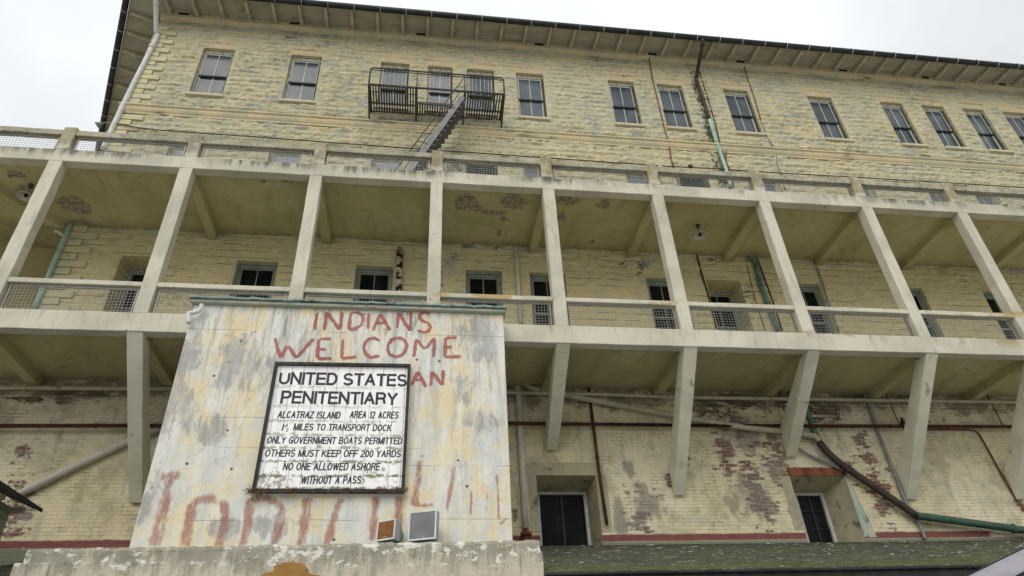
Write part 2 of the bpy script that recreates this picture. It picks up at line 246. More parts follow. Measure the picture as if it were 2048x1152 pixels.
def m_lowwall():
    t = T('painted_brickwork')
    bc, bf = t.brick(.23, .079, .012)
    a = t.noise((.5, .5, .8), 4, .6); b = t.noise((1.6, 1.6, 2.2), 5, .65)
    c = t.mix(t.st(a, .42, .6), (.68, .60, .39), (.73, .66, .48))
    c = t.mix(t.st(b, .48, .68, 0, .65), c, (.45, .44, .35))
    c = t.mix(t.st(t.noise((3.2, 3.2, 4.5), 6, .75), .52, .68, 0, .5), c, (.33, .31, .22))
    c = t.mix(t.mul(t.st(t.noise((6, 6, .8), 4), .54, .7), .35), c, (.25, .24, .17))
    # exposed brick patches follow the brick pattern
    ex = t.blobs(D['brick']); n = t.noise((3.5, 3.5, 6), 6, .72)
    rb = t.op('MULTIPLY', t.sub(bc, .5), .30)
    n = t.hn((2.6, 2.6, 4.2), 7, .78, k=1.5); e = t.add(t.add(t.mul(ex, .45), n), rb)
    mask = t.st(e, .80, .88)
    brickc = t.mix(t.st(t.noise((4, 4, 9), 3), .4, .6), BRICK, (.20, .11, .095))
    brickc = t.mix(t.st(t.noise((1.5, 1.5, 1.5), 3), .45, .6, 0, .85), brickc, (.24, .20, .18))
    brickc = t.mix(bf, brickc, (.34, .31, .25))
    c = t.mix(mask, c, brickc)
    gr = t.blobs(D['grime']); c = t.mix(t.mul(t.st(t.add(t.mul(gr, .3), t.noise((2.5, 2.5, 1.4), 5, .7)), .62, .78), .7), c, (.22, .19, .17))
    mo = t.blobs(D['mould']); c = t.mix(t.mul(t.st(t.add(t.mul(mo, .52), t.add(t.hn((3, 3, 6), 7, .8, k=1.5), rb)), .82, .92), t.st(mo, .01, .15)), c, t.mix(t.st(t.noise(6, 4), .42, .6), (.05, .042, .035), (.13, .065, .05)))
    c = t.mix(t.mul(t.st(mo, 0, .8), t.st(t.noise((2, 2, .9), 5, .7), .4, .62, 0, .55)), c, (.20, .19, .14))
    tn = t.hn((1.1, 1.1, .8), 6, .72); tb = t.noise((.35, .35, .5), 4, .6)
    c = t.mix(t.mul(t.st(t.add(tn, t.mul(t.sub(tb, .5), 1.2)), .55, .95), .55), c, (.36, .30, .19))
    top = t.blobs([(x_ * 1.9 - 14, 8.72, 1.5, .62) for x_ in range(18)])  # shade under the deck put into the colour, broken up like mould
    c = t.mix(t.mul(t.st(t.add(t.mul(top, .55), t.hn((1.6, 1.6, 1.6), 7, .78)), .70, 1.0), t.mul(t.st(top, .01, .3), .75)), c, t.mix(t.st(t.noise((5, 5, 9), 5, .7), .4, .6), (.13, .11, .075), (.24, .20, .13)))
    fr = t.blobs([(7.9, 6.9, 1.9, 1.7), (10.9, 6.7, .9, 1.4), (9.3, 7.9, 1.3, .7), (-7.9, 6.2, .7, 1.1), (4.9, 6.1, .9, .9), (12.8, 8.3, 1.6, .5)])
    fk = t.hn((5.5, 5.5, 8), 7, .82, k=2.0); fm = t.mul(t.st(t.add(t.add(t.mul(fr, .32), fk), rb), .90, .96), t.st(fr, .01, .2))
    c = t.mix(fm, c, t.mix(t.st(t.noise((3, 3, 3), 4), .42, .6), (.17, .075, .055), (.23, .19, .155)))
    # hairline gaps in the joints
    cr = t.mul(bf, t.st(t.noise((2.2, 2.2, 3), 5, .7), .56, .62)); c = t.mix(t.mul(cr, .5), c, (.13, .11, .08)); c = t.mix(t.mul(bf, .10), c, (.25, .22, .15))
    # red base line painted along the foot
    red = t.mul(t.st(t.z, 5.22, 5.235), t.st(t.add(t.z, t.mul(t.noise(6, 3), .05)), 5.40, 5.385))
    red = t.mul(red, t.st(t.add(t.x, t.mul(t.noise(3, 3), .3)), 13.55, 13.3))
    c = t.mix(t.mul(red, t.st(t.noise(9, 4), .22, .34)), c, t.mix(t.noise(5, 4), (.17, .045, .042), (.25, .11, .095)))
    c = t.mix(t.st(t.z, 5.235, 5.20), c, (.20, .22, .15))
    h = t.add(t.mul(bf, -.35), t.add(t.mul(mask, -.5), t.mul(t.noise(12, 4, .7), .5)))
    return t.done(c, .88, h, .75, .02)

def m_concrete():
    t = T('weathered_concrete')
    a = t.noise((.8, .8, .8), 4, .6)
    c = t.mix(t.st(a, .4, .62), (.585, .56, .455), (.475, .455, .365))
    c = t.mix(t.st(t.noise((6, 6, 1.0), 7, .75), .50, .68, 0, .55), c, (.36, .335, .26))
    # run stains that start at the top edge of each beam
    s = t.noise((7, 7, .55), 5, .7)
    up = t.mul(t.st(t.z, 13.06, 13.36), t.st(t.z, 13.5, 13.4)); lf = t.st(t.add(t.noise((.55, .55, .3), 3), t.mul(t.blobs([(-4.2, 13.3, 1.3, 9), (-.9, 13.3, 1.1, 9), (-7.2, 13.3, 1.0, 9)], 'xz'), .2)), .42, .60); c = t.mix(t.mul(t.mul(t.st(t.add(s, t.mul(up, .12)), .50, .68), up), lf), c, (.13, .125, .095)); c = t.mix(t.mul(t.mul(up, t.st(t.noise((3, 3, 2), 6, .75), .42, .62)), .5), c, (.36, .34, .27))
    up2 = t.mul(t.st(t.z, 8.75, 9.06), t.st(t.z, 9.2, 9.1)); brn = t.mul(t.st(t.noise((1.1, 1.1, .9), 4, .6), .50, .60), t.st(t.x, 7, 9.5, .15, 1))
    c = t.mix(t.mul(t.mul(up2, brn), .7), c, (.33, .22, .10))
    c = t.mix(t.mul(t.mul(up2, t.st(s, .56, .68)), .5), c, (.25, .22, .15))
    # lichen and mould on the upper posts and rails
    hi = t.st(t.z, 13.40, 13.62); n = t.noise((4.2, 4.2, 4.2), 7, .78)
    c = t.mix(t.mul(hi, t.st(n, .38, .60, .45, .95)), c, t.mix(t.st(t.noise((2, 2, 2), 4), .42, .6), (.33, .31, .22), (.23, .22, .16)))
    po = t.blobs([(q, 13.95, .3, .55) for q in (-8.345, -5.55, -2.64, .20, 2.95, 5.76, 8.62, 11.49, 14.28)])
    c = t.mix(t.mul(t.mul(t.st(po, .0, .5), t.st(t.noise((5, 5, 1.6), 6, .75), .44, .60, 0, .85)), t.st(t.x, -4, 3, .45, 1)), c, (.28, .19, .06))
    c = t.mix(t.mul(hi, t.st(t.vor(11), .22, .10)), c, (.03, .03, .02))
    # brown rust bloom on column shafts and the lower rail
    sh = t.mul(t.st(t.z, 10.4, 12.3), t.st(t.z, 13, 12.6)); sh = t.mul(sh, t.st(t.x, 1.5, 2.5)); sh = t.mul(sh, t.st(t.x, 10.2, 9.2))
    c = t.mix(t.mul(sh, t.st(t.noise((6, 6, 1.6), 6, .75), .50, .66, 0, .6)), c, (.33, .22, .10))
    rl = t.mul(t.st(t.z, 9.70, 9.75), t.st(t.z, 9.90, 9.85)); rl = t.mul(rl, t.st(t.noise((1.3, 1.3, 3), 4), .53, .62)); rl = t.mul(rl, t.st(t.x, -.5, .5))
    c = t.mix(t.mul(rl, .75), c, (.40, .26, .07))
    c = t.mix(t.mul(t.st(t.vor((3.1, 3.1, 3.1)), .075, .04), t.st(t.noise(.9, 3), .45, .6)), c, (.05, .045, .035))
    return t.done(c, .85, t.add(t.noise(7, 5, .7), t.mul(t.noise(40, 3), .25)), .45, .02)

def m_soffit():
    t = T('soffit_paint')
    a = t.noise((.6, .6, .6), 4, .6)
    c = t.mix(t.st(a, .4, .62), (.48, .43, .235), (.40, .36, .19))
    c = t.mix(t.st(t.noise((2.5, .8, 2.5), 7, .75), .50, .68, 0, .55), c, (.28, .25, .15)); c = t.mix(t.st(t.noise((1.1, 1.1, 1.1), 6, .72), .50, .64, 0, .45), c, (.52, .48, .33))
    pe = t.blobs(D['peel'], 'xy'); n = t.hn(3.6, 7, .75)
    m = t.mul(t.mul(t.st(t.add(t.mul(pe, .80), n), 1.0, 1.04), t.st(pe, .01, .12)), t.st(t.z, 12, 12.1)); c = t.mix(m, c, t.mix(t.st(t.noise(9, 4), .42, .6), (.23, .18, .135), (.36, .31, .225)))
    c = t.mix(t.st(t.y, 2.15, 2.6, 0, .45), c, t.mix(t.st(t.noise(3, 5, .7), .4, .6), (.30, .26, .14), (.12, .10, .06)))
    cr = t.st(t.vor((1.6, 3, 2), 'DISTANCE_TO_EDGE'), .012, .004); cr = t.mul(cr, t.st(t.noise(.9, 3), .55, .62)); c = t.mix(t.mul(cr, .6), c, (.10, .08, .05))
    return t.done(c, .9, t.sub(t.noise(6, 4, .6), t.mul(m, .5)), .4, .02)

def m_signwall():
    t = T('patched_wall_paint')
    a = t.noise((1.4, 1.4, .9), 7, .72); b = t.noise((1.9, 1.9, 1.0), 7, .74); s = t.noise((4.0, 4.0, .8), 7, .76)
    c = t.mix(t.st(a, .44, .57), (.64, .655, .61), (.71, .625, .42))
    c = t.mix(t.mul(t.st(b, .45, .60), .75), c, (.53, .555, .545))
    c = t.mix(t.mul(t.st(s, .47, .62), .8), c, (.74, .74, .68))
    c = t.mix(t.mul(t.st(t.noise((1.3, 1.3, .8), 6, .7), .51, .61), .8), c, (.70, .59, .36))
    c = t.mix(t.mul(t.st(t.noise((7, 7, .5), 6, .75), .50, .62), t.add(.15, t.mul(t.st(t.z, 5.6, 8.6), .55))), c, (.36, .35, .31))
    upz = t.st(t.z, 5.6, 8.6, .12, 1)
    g = t.hn((6.5, 6.5, .9), 7, .78); gl = t.noise((1.0, 1.0, .5), 4, .6)
    c = t.mix(t.mul(t.st(t.add(g, t.mul(t.sub(gl, .5), 1.6)), .66, .88), t.mul(upz, .8)), c, (.27, .26, .24))
    ed = t.blobs([(-4.35, 7.9, .55, 1.1), (-4.3, 6.8, .7, .9), (-3.3, 7.7, .8, .9), (-3.5, 6.4, .6, .5), (1.1, 8.3, .6, .8), (.8, 7.3, .4, .5), (-4.3, 5.3, .25, .8), (1.15, 6.6, .5, .4), (-3.1, 4.75, .5, .25), (-2.3, 4.8, .5, .3)], 'xz')
    gp = t.hn((4.2, 4.2, 1.5), 8, .8, k=2.2)
    c = t.mix(t.mul(t.mul(t.st(t.add(t.mul(ed, .62), gp), .84, 1.06), t.st(ed, .01, .4)), .85), c, t.mix(t.st(t.noise((9, 9, 1.5), 5, .7), .4, .6), (.30, .295, .285), (.42, .42, .41)))
    c = t.mix(t.st(t.noise((8, 8, 5), 6, .78), .57, .68, 0, .55), c, (.36, .35, .31))
    c = t.mix(t.mul(t.st(t.vor((3.4, 3.4, 3.4)), .12, .045), t.st(t.noise(.8, 3), .46, .58)), c, (.07, .065, .05))
    h = t.noise(6, 6, .72); jt = None
    for j in D['joints'] + [8.4]:
        l = t.op('SUBTRACT', 1.0, t.mul(t.op('ABSOLUTE', t.sub(t.add(t.z, t.mul(t.noise((.6, .6, .1), 2), .05)), j + .02)), 1 / .009), clamp=True); jt = l if jt is None else t.mxm(jt, l)
    jt = t.mul(jt, t.st(t.noise((.8, .8, .8), 4), .44, .56)); c = t.mix(t.mul(jt, .5), c, (.20, .19, .16))
    return t.done(c, .85, t.sub(h, t.mul(jt, .5)), .6, .025)

def m_parapet():
    t = T('parapet_plaster')
    a = t.noise((1.2, 1.2, .7), 5, .6)
    c = t.mix(t.st(a, .4, .62), (.56, .52, .42), (.50, .45, .36))
    g = t.noise((5.5, 5.5, .9), 7, .75); up = t.st(t.z, 3.6, 4.3)
    c = t.mix(t.st(t.add(t.mul(up, .22), g), .56, .74, 0, .85), c, (.27, .26, .205))
    c = t.mix(t.mul(t.mul(up, t.st(t.noise(4, 6, .75), .5, .62)), .5), c, (.17, .17, .11))
    fl = t.noise((4.5, 4.5, 7), 6, .7); c = t.mix(t.mul(t.st(t.add(fl, t.mul(up, .06)), .615, .64), t.st(t.z, 3.9, 4.05)), c, (.68, .66, .60))
    c = t.mix(t.st(t.vor(9), .13, .06, 0, .8), c, (.06, .055, .04))
    return t.done(c, .9, t.add(t.noise(9, 5, .7), t.mul(fl, .6)), .9, .03)

def m_shingle(base=(.075, .08, .058)):
    t = T('mossy_shingles')
    bc, bf = t.brick(.30, .165, .006, 'xy')
    c = t.mix(t.st(t.noise((.6, 2.2, 2), 4), .42, .6), base, (.088, .098, .045))
    c = t.mix(t.st(t.noise((.8, 4, 4), 5, .65), .55, .66, 0, .7), c, (.05, .075, .062))
    c = t.mix(t.st(t.noise((1.2, 5, 5), 4, .6), .60, .70, 0, .8), c, (.17, .13, .05))
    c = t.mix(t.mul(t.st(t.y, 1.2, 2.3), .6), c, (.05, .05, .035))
    fl = t.noise((5, 26, 26), 5, .75); c = t.mix(t.st(fl, .585, .63), c, (.55, .54, .50)); c = t.mix(t.st(t.y, -.2, -1.1, 0, .6), c, (.10, .115, .035))
    c = t.mix(t.st(t.noise((5, 16, 16), 4, .7), .60, .68, 0, .8), c, (.02, .02, .015))
    return t.done(c, .9, t.add(t.mul(bf, -.6), t.noise((8, 20, 20), 5, .7)), .9, .02)

def m_flat(name, c1, c2=None, sc=4, rough=.7, bs=.3, metal=0, spec=.3, th=(.42, .6), rust=None, rt=(.56, .66), rsc=5):
    t = T(name); c = t.mix(t.st(t.noise(sc, 5, .65), *th), c1, c2) if c2 else c1
    if rust: c = t.mix(t.st(t.noise(rsc, 6, .7), *rt), c, rust)
    return t.done(c, rough, t.noise(14, 4, .6), bs, .01, metal, spec)

def m_glass(name, c1, c2, rough=.12, spec=.5):
    t = T(name); c = t.mix(t.st(t.noise((.5, .5, .9), 3, .5), .38, .62), c1, c2); oi = t.nt.nodes.new('ShaderNodeObjectInfo')
    c = t.scale(c, t.add(.75, t.mul(oi.outputs['Random'], .6)))
    c = t.mix(t.mul(t.st(t.noise((2.5, 2.5, .7), 4, .6), .52, .7), .25), c, tuple(min(.3, v * 2.2 + .02) for v in c2))
    return t.done(c, rough, t.noise((1.5, 1.5, 1.5), 2), .25, .02, spec=spec)

def m_board():
    t = T('sign_board_paint')
    c = t.mix(t.st(t.noise((4, 4, 1), 4), .4, .65), (.90, .90, .90), (.80, .80, .81))
    ln = None
    for z in (7.20, 6.83, 6.55, 6.29, 6.06, 5.82, 5.57, 5.36):
        l = t.op('SUBTRACT', 1.0, t.mul(t.op('ABSOLUTE', t.sub(t.z, z)), 1 / .06), clamp=True); ln = l if ln is None else t.mxm(ln, l)
    dn = t.noise((9, 9, 14), 5, .72); low = t.st(t.z, 7.2, 5.4, .35, 1.0)
    c = t.mix(t.mul(t.st(t.add(t.mul(ln, .20), dn), .60, .72), low), c, (.22, .21, .13))
    bl = t.blobs([(-.75, 5.55, .6, .3), (-2.45, 5.5, .3, .3), (-2.2, 5.45, .35, .22)]); c = t.mix(t.mul(t.mul(t.st(t.add(t.mul(bl, .5), t.hn((8, 8, 9), 6, .75)), .95, 1.15), t.st(bl, .01, .3)), .75), c, (.22, .21, .11))
    fr = t.op('ABSOLUTE', t.sub(t.op('FRACT', t.mul(t.add(t.x, 5), 1 / .205), 0), .5))
    gp = t.mul(t.st(fr, .468, .49), t.st(t.noise((2, 2, 3), 3), .35, .5)); c = t.mix(t.mul(gp, .75), c, (.12, .12, .10))
    c = t.mix(t.st(t.noise((26, 26, 5), 4, .7), .60, .72, 0, .55), c, (.42, .41, .36))
    return t.done(c, .6, t.sub(t.noise((20, 20, 6), 3), gp), .4, .01)

def m_graffiti(name, col, body, soft, dens=1.0):
    t = T(name); at = t.nt.nodes.new('ShaderNodeAttribute'); at.attribute_name = 'coverage'; cov = at.outputs['Fac']
    c = t.mix(t.hn(2.2, 5, .65), tuple(v * .9 for v in col), tuple(min(1, v * 1.35 + .03) for v in col))
    n = t.hn((6, 6, 2.6), 7, .75); f = t.hn((26, 26, 8), 5, .75)
    al = t.st(t.add(t.add(cov, t.mul(t.sub(n, .5), soft)), t.mul(t.sub(f, .5), soft * .8)), .05, .05 + body)
    return t.done(c, .8, None, alpha=t.mul(al, dens))

MT = dict(
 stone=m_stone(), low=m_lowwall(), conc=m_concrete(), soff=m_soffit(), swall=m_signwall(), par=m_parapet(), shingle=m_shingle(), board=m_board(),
 strut=m_flat('strut_concrete', (.73, .71, .57), (.64, .62, .49), 1.2, .85, .35, rust=(.30, .29, .22), rt=(.6, .72), rsc=3),
 trim=m_flat('painted_moulding', (.58, .49, .30), (.46, .43, .30), 1.4, .9, .5, rust=(.20, .19, .15), rt=(.57, .68), rsc=(.8, .8, 5)),
 quoin=m_flat('quoin_paint', (.57, .515, .32), (.49, .465, .31), 2.2, .9, .5, rust=(.36, .36, .30), rt=(.54, .66), rsc=3),
 eave=m_flat('eave_boards', (.40, .375, .30), (.33, .31, .25), (.7, 3, .7), .9, .3, rust=(.20, .18, .13), rt=(.56, .68), rsc=(1.2, 6, 1.2)),
 rafter=m_flat('rafter_paint', (.47, .43, .32), (.38, .35, .26), 3, .85, .3),
 gutter=m_flat('black_gutter_metal', (.020, .022, .024), (.035, .04, .04), 3, .45, .2, .3),
 strap=m_flat('pale_strap_metal', (.55, .55, .52), (.4, .4, .38), 6, .5),
 black=m_flat('black_opening', (.008, .008, .008), (.012, .012, .012), 5, .9),
 frame=m_flat('cream_window_paint', (.42, .40, .30), (.33, .32, .25), 5, .8, .4, rust=(.16, .15, .11), rt=(.53, .64), rsc=(9, 9, 6)), djamb=m_flat('shaded_peeled_jamb', (.045, .05, .035), (.07, .075, .05), 8, .9, .6, rust=(.30, .29, .22), rt=(.58, .64), rsc=(12, 12, 8)),
 sash=m_flat('pale_sash_paint', (.52, .54, .53), (.42, .45, .44), 6, .6),
 greenp=m_flat('green_window_paint', (.20, .235, .19), (.26, .285, .235), 3, .7, .3, rust=(.13, .15, .12), rt=(.58, .7), rsc=6),
 dkgreen=m_flat('dark_green_rail', (.035, .05, .04), (.06, .07, .055), 4, .6),
 sill=m_flat('sill_stone', (.56, .50, .34), (.50, .47, .36), 4, .9, .5, rust=(.25, .24, .19), rt=(.58, .7)),
 glass=m_glass('dusty_glass', (.038, .050, .058), (.078, .092, .104), .10, .38), pglass=m_glass('sky_painted_glass', (.12, .14, .165), (.16, .18, .205), .15, .35), dglass=m_glass('dark_glass', (.008, .009, .009), (.013, .014, .013), .06, .06),  # the pale panes carry the sky's reflection in their base colour
 boards=m_flat('grey_green_boards', (.24, .27, .23), (.30, .32, .28), (1, 1, 18), .8),
 iron=m_flat('dark_iron', (.060, .056, .046), (.10, .09, .07), 5, .6, .3, .3), stairm=m_flat('grey_steel', (.14, .14, .15), (.19, .19, .20), 4, .5, .2, .4),
 galv=m_flat('galvanised_wire', (.26, .265, .26), (.21, .21, .20), 5, .5, .1, .4),
 white=m_flat('off_white_pipe_paint', (.58, .56, .48), (.50, .48, .40), 3, .7, .3), whitegrey=m_flat('pale_grey_pipe_paint', (.62, .64, .62), (.52, .54, .52), 3, .6),
 cream=m_flat('cream_pipe_paint', (.50, .46, .33), (.42, .39, .27), 3, .7, .3, rust=(.2, .17, .1), rt=(.6, .7)),
 green=m_flat('pale_green_pipe_paint', (.36, .52, .44), (.28, .42, .35), 3, .6, .3, rust=(.16, .2, .15), rt=(.6, .7)),
 dgreen=m_flat('deep_green_pipe_paint', (.040, .088, .062), (.055, .11, .08), 4, .6, .3, rust=(.03, .05, .035), rt=(.56, .68)),
 mgreen=m_flat('flaking_green_pipe_paint', (.10, .20, .14), (.14, .24, .175), 5, .7, .4, rust=(.05, .07, .05), rt=(.54, .62)),
 rust=m_flat('rusty_iron', (.055, .022, .014), (.10, .035, .02), 5, .8, .4), rust2=m_flat('orange_rust', (.22, .085, .03), (.12, .045, .025), 6, .85, .4),
 brown=m_flat('brown_iron_pipe', (.040, .030, .026), (.065, .045, .035), 5, .6), greyp=m_flat('grey_conduit', (.20, .21, .21), (.27, .27, .26), 4, .6, rust=(.10, .08, .06), rt=(.62, .7)),
 patch=m_flat('pipe_with_tar_flakes', (.52, .48, .38), (.46, .42, .32), 3, .7, .3, rust=(.012, .011, .010), rt=(.49, .51), rsc=(4, 4, 5.5)),
 cap=m_flat('blue_green_flashing', (.20, .28, .26), (.28, .35, .33), 4, .7, .4, rust=(.06, .07, .07), rt=(.54, .66), rsc=(2.5, 2.5, 6)), capl=m_flat('cap_fascia_paint', (.42, .42, .33), (.34, .40, .34), 1.5, .8, .4, rust=(.14, .13, .09), rt=(.57, .68), rsc=(2, 2, 8)),
 ink=m_flat('black_sign_paint', (.014, .015, .020), (.03, .03, .035), 9, .5), signframe=m_flat('black_frame_wood', (.012, .012, .014), (.03, .03, .03), 6, .6),
 moss=m_flat('dry_grass_debris', (.16, .11, .07), (.10, .06, .04), 12, .95),
 sbox=m_flat('speaker_grey', (.36, .37, .38), (.30, .31, .32), 4, .55), sgrey=m_flat('speaker_grille', (.17, .175, .18), (.14, .145, .15), 3, .6, .3, rust=(.22, .13, .06), rt=(.66, .74), rsc=2.5),
 srust=m_flat('rusted_grille', (.24, .10, .035), (.17, .07, .025), 6, .8, .5), ochre=m_flat('ochre_sign_face', (.30, .165, .035), (.26, .14, .03), 3, .6),
 awn=m_flat('grey_canvas', (.40, .38, .43), (.33, .32, .36), (2, 2, 9), .5, .2, rust=(.62, .6, .62), rt=(.62, .68), rsc=(4, 4, 14)), awnd=m_flat('dark_frame_and_shade', (.02, .02, .03), (.03, .03, .04), 4, .5),
 ground=m_flat('worn_pavement', (.36, .35, .33), (.42, .41, .39), .7, .9, .4), clap=m_flat('green_grey_clapboard', (.32, .34, .26), (.26, .28, .21), (2, 2, 9), .8), droof=m_flat('dark_roofing_and_shade', (.02, .022, .02), (.035, .035, .03), 5, .8),
 redt=m_flat('red_trim_paint', (.26, .05, .05), (.20, .04, .04), 4, .6), ochrel=m_flat('rusty_lintel_plate', (.24, .09, .04), (.13, .045, .03), (4, 4, 1.5), .8, .5, rust=(.34, .2, .1), rt=(.6, .7)),
 reveal=m_flat('stained_reveal_plaster', (.42, .38, .26), (.34, .31, .21), 1.5, .9, .5, rust=(.13, .12, .09), rt=(.54, .68), rsc=3),
 jamb=m_flat('copper_stained_jamb', (.50, .47, .36), (.28, .40, .33), (5, 5, 1.1), .85, .6, th=(.40, .62), rust=(.15, .15, .12), rt=(.54, .66), rsc=(4, 4, 2)),
 bird=m_flat('dark_feathers', (.012, .012, .014), (.02, .02, .025), 20, .6), farw=m_flat('ochre_plaster', (.42, .35, .19), (.36, .30, .16), 1, .9),
 enamel=m_flat('white_enamel', (.52, .51, .45), (.45, .45, .40), 4, .4), porch=m_flat('porch_wall_paint', (.44, .42, .33), (.36, .35, .28), 2, .9),
 roof=m_flat('slate_roof', (.06, .06, .06), (.08, .08, .08), 2, .8),
 gr1=m_graffiti('red_brush_paint', (.34, .11, .10), .6, .8, .78), gr2=m_graffiti('faded_red_paint', (.36, .15, .115), 1.2, 1.1, .62), gr3=m_graffiti('ghost_red_paint', (.42, .20, .155), 1.2, 1.1, .62),
)

# ---------------------------------------------------------------- mesh helpers
class MB:
    def __init__(s): s.v = []; s.f = []
    def add(s, vs, fs):
        n = len(s.v); s.v += [tuple(p) for p in vs]; s.f += [tuple(i + n for i in f) for f in fs]; return s
    def box(s, x0, x1, y0, y1, z0, z1):
        return s.add([(x0, y0, z0), (x1, y0, z0), (x1, y1, z0), (x0, y1, z0), (x0, y0, z1), (x1, y0, z1), (x1, y1, z1), (x0, y1, z1)],
                     [(0, 3, 2, 1), (4, 5, 6, 7), (0, 1, 5, 4), (1, 2, 6, 5), (2, 3, 7, 6), (3, 0, 4, 7)])
    def beam(s, a, b, w, h, up=(0, 0, 1)):
        a = Vector(a); b = Vector(b); d = (b - a).normalized(); u = Vector(up); r = d.cross(u)
        if r.length < 1e-4: r = d.cross(Vector((0, 1, 0)))
        r.normalize(); u = r.cross(d); r = r * w / 2; u = u * h / 2
        return s.add([a - r - u, a + r - u, a + r + u, a - r + u, b - r - u, b + r - u, b + r + u, b - r + u],
                     [(0, 3, 2, 1), (4, 5, 6, 7), (0, 1, 5, 4), (1, 2, 6, 5), (2, 3, 7, 6), (3, 0, 4, 7)])
    def tube(s, pts, r, n=8, smooth=0):
        P = [Vector(p) for p in pts]
        if smooth and len(P) > 2:
            Q = []
            for i in range(len(P) - 1):
                p0 = P[max(i - 1, 0)]; p1 = P[i]; p2 = P[i + 1]; p3 = P[min(i + 2, len(P) - 1)]
                for k in range(smooth):
                    t = k / smooth; Q.append(.5 * ((2 * p1) + (p2 - p0) * t + (2 * p0 - 5 * p1 + 4 * p2 - p3) * t * t + (3 * p1 - p0 - 3 * p2 + p3) * t ** 3))
            P = Q + [P[-1]]
        rr = [r] * len(P)
        if isinstance(r, (list, tuple)):
            rr = [float(v) for v in np.interp(np.linspace(0, len(pts) - 1, len(P)), range(len(pts)), r)]
        vs = []; up = None
        for i, p in enumerate(P):
            d = (P[min(i + 1, len(P) - 1)] - P[max(i - 1, 0)]).normalized()
            if up is None:
                up = d.orthogonal().normalized()
            up = (up - d * up.dot(d)).normalized(); sd = d.cross(up)
            for k in range(n):
                a = 2 * math.pi * k / n; vs.append(p + (up * math.cos(a) + sd * math.sin(a)) * rr[i])
        fs = []
        for i in range(len(P) - 1):
            for k in range(n): fs.append((i * n + k, i * n + (k + 1) % n, (i + 1) * n + (k + 1) % n, (i + 1) * n + k))
        fs.append(tuple(range(n))[::-1]); fs.append(tuple((len(P) - 1) * n + k for k in range(n)))
        return s.add(vs, fs)
    def prism(s, poly, y0, y1):           # polygon in x,z extruded along y
        n = len(poly)
        vs = [(x, y0, z) for x, z in poly] + [(x, y1, z) for x, z in poly]
        return s.add(vs, [tuple(range(n)), tuple(range(2 * n - 1, n - 1, -1))] + [(i, i + n, (i + 1) % n + n, (i + 1) % n) for i in range(n)])
    def profx(s, prof, x0, x1):           # profile in y,z swept along x
        n = len(prof)
        vs = [(x0, y, z) for y, z in prof] + [(x1, y, z) for y, z in prof]
        return s.add(vs, [tuple(range(n)), tuple(range(2 * n - 1, n - 1, -1))] + [(i, i + n, (i + 1) % n + n, (i + 1) % n) for i in range(n)])
    def lathe(s, c, prof, n=16, ax=(0, 0, 1)):
        q = Vector((0, 0, 1)).rotation_difference(Vector(ax)); vs = []; c = Vector(c)
        for r, z in prof:
            for k in range(n):
                a = 2 * math.pi * k / n; vs.append(c + q @ Vector((r * math.cos(a), r * math.sin(a), z)))
        fs = [(i * n + k, i * n + (k + 1) % n, (i + 1) * n + (k + 1) % n, (i + 1) * n + k) for i in range(len(prof) - 1) for k in range(n)]
        fs += [tuple(range(n))[::-1], tuple((len(prof) - 1) * n + k for k in range(n))]
        return s.add(vs, fs)
    def build(s, name, mat, parent=None, bevel=0, smooth=False, loc=None):
        me = bpy.data.meshes.new(name); me.from_pydata(s.v, [], s.f); me.update()
        bm = bmesh.new(); bm.from_mesh(me)
        bmesh.ops.recalc_face_normals(bm, faces=bm.faces)
        if bevel: bmesh.ops.bevel(bm, geom=bm.edges[:], offset=bevel, segments=2, affect='EDGES', profile=.5)
        bm.to_mesh(me); bm.free()
        if smooth:
            for p in me.polygons: p.use_smooth = True
        me.materials.append(MT[mat] if isinstance(mat, str) else mat)
        o = bpy.data.objects.new(name, me); COL.objects.link(o)
        if parent: o.parent = parent
        if parent and parent.type == 'EMPTY' and parent.location.length > 0:
            o.matrix_parent_inverse = Matrix.Translation(parent.location).inverted()
        return o

from mathutils import noise as mnoise
def worn(o, amp=.007, step=.2):
    bm = bmesh.new(); bm.from_mesh(o.data); co = [v.co for v in bm.verts]
    lo = [min(c[i] for c in co) for i in range(3)]; hi = [max(c[i] for c in co) for i in range(3)]
    ax = max(range(3), key=lambda i: hi[i] - lo[i]); n = Vector([1 if i == ax else 0 for i in range(3)])
    q = lo[ax] + step
    while q < hi[ax] - .05:
        p = Vector((0, 0, 0)); p[ax] = q; bmesh.ops.bisect_plane(bm, geom=bm.verts[:] + bm.edges[:] + bm.faces[:], plane_co=p, plane_no=n); q += step
    for v in bm.verts:
        d = mnoise.noise_vector(v.co * 2.3) * amp + mnoise.noise_vector(v.co * 9) * amp * .55
        d[ax] = 0; v.co += d
    bm.to_mesh(o.data); bm.free(); return o
def thing(name, label, cat, loc=(0, 0, 0), group=None):
    o = bpy.data.objects.new(name, None); COL.objects.link(o); o.location = loc; o.empty_display_size = .2
    o['label'] = label; o['category'] = cat
    if group: o['group'] = group
    return o
def tag(o, label, cat, group=None):
    o['label'] = label; o['category'] = cat
    if group: o['group'] = group
    return o

# ---------------------------------------------------------------- ground
g = MB().add([(-400, -400, 0), (400, -400, 0), (400, 400, 0), (-400, 400, 0)], [(0, 1, 2, 3)]).build('ground', 'ground'); g['kind'] = 'structure'

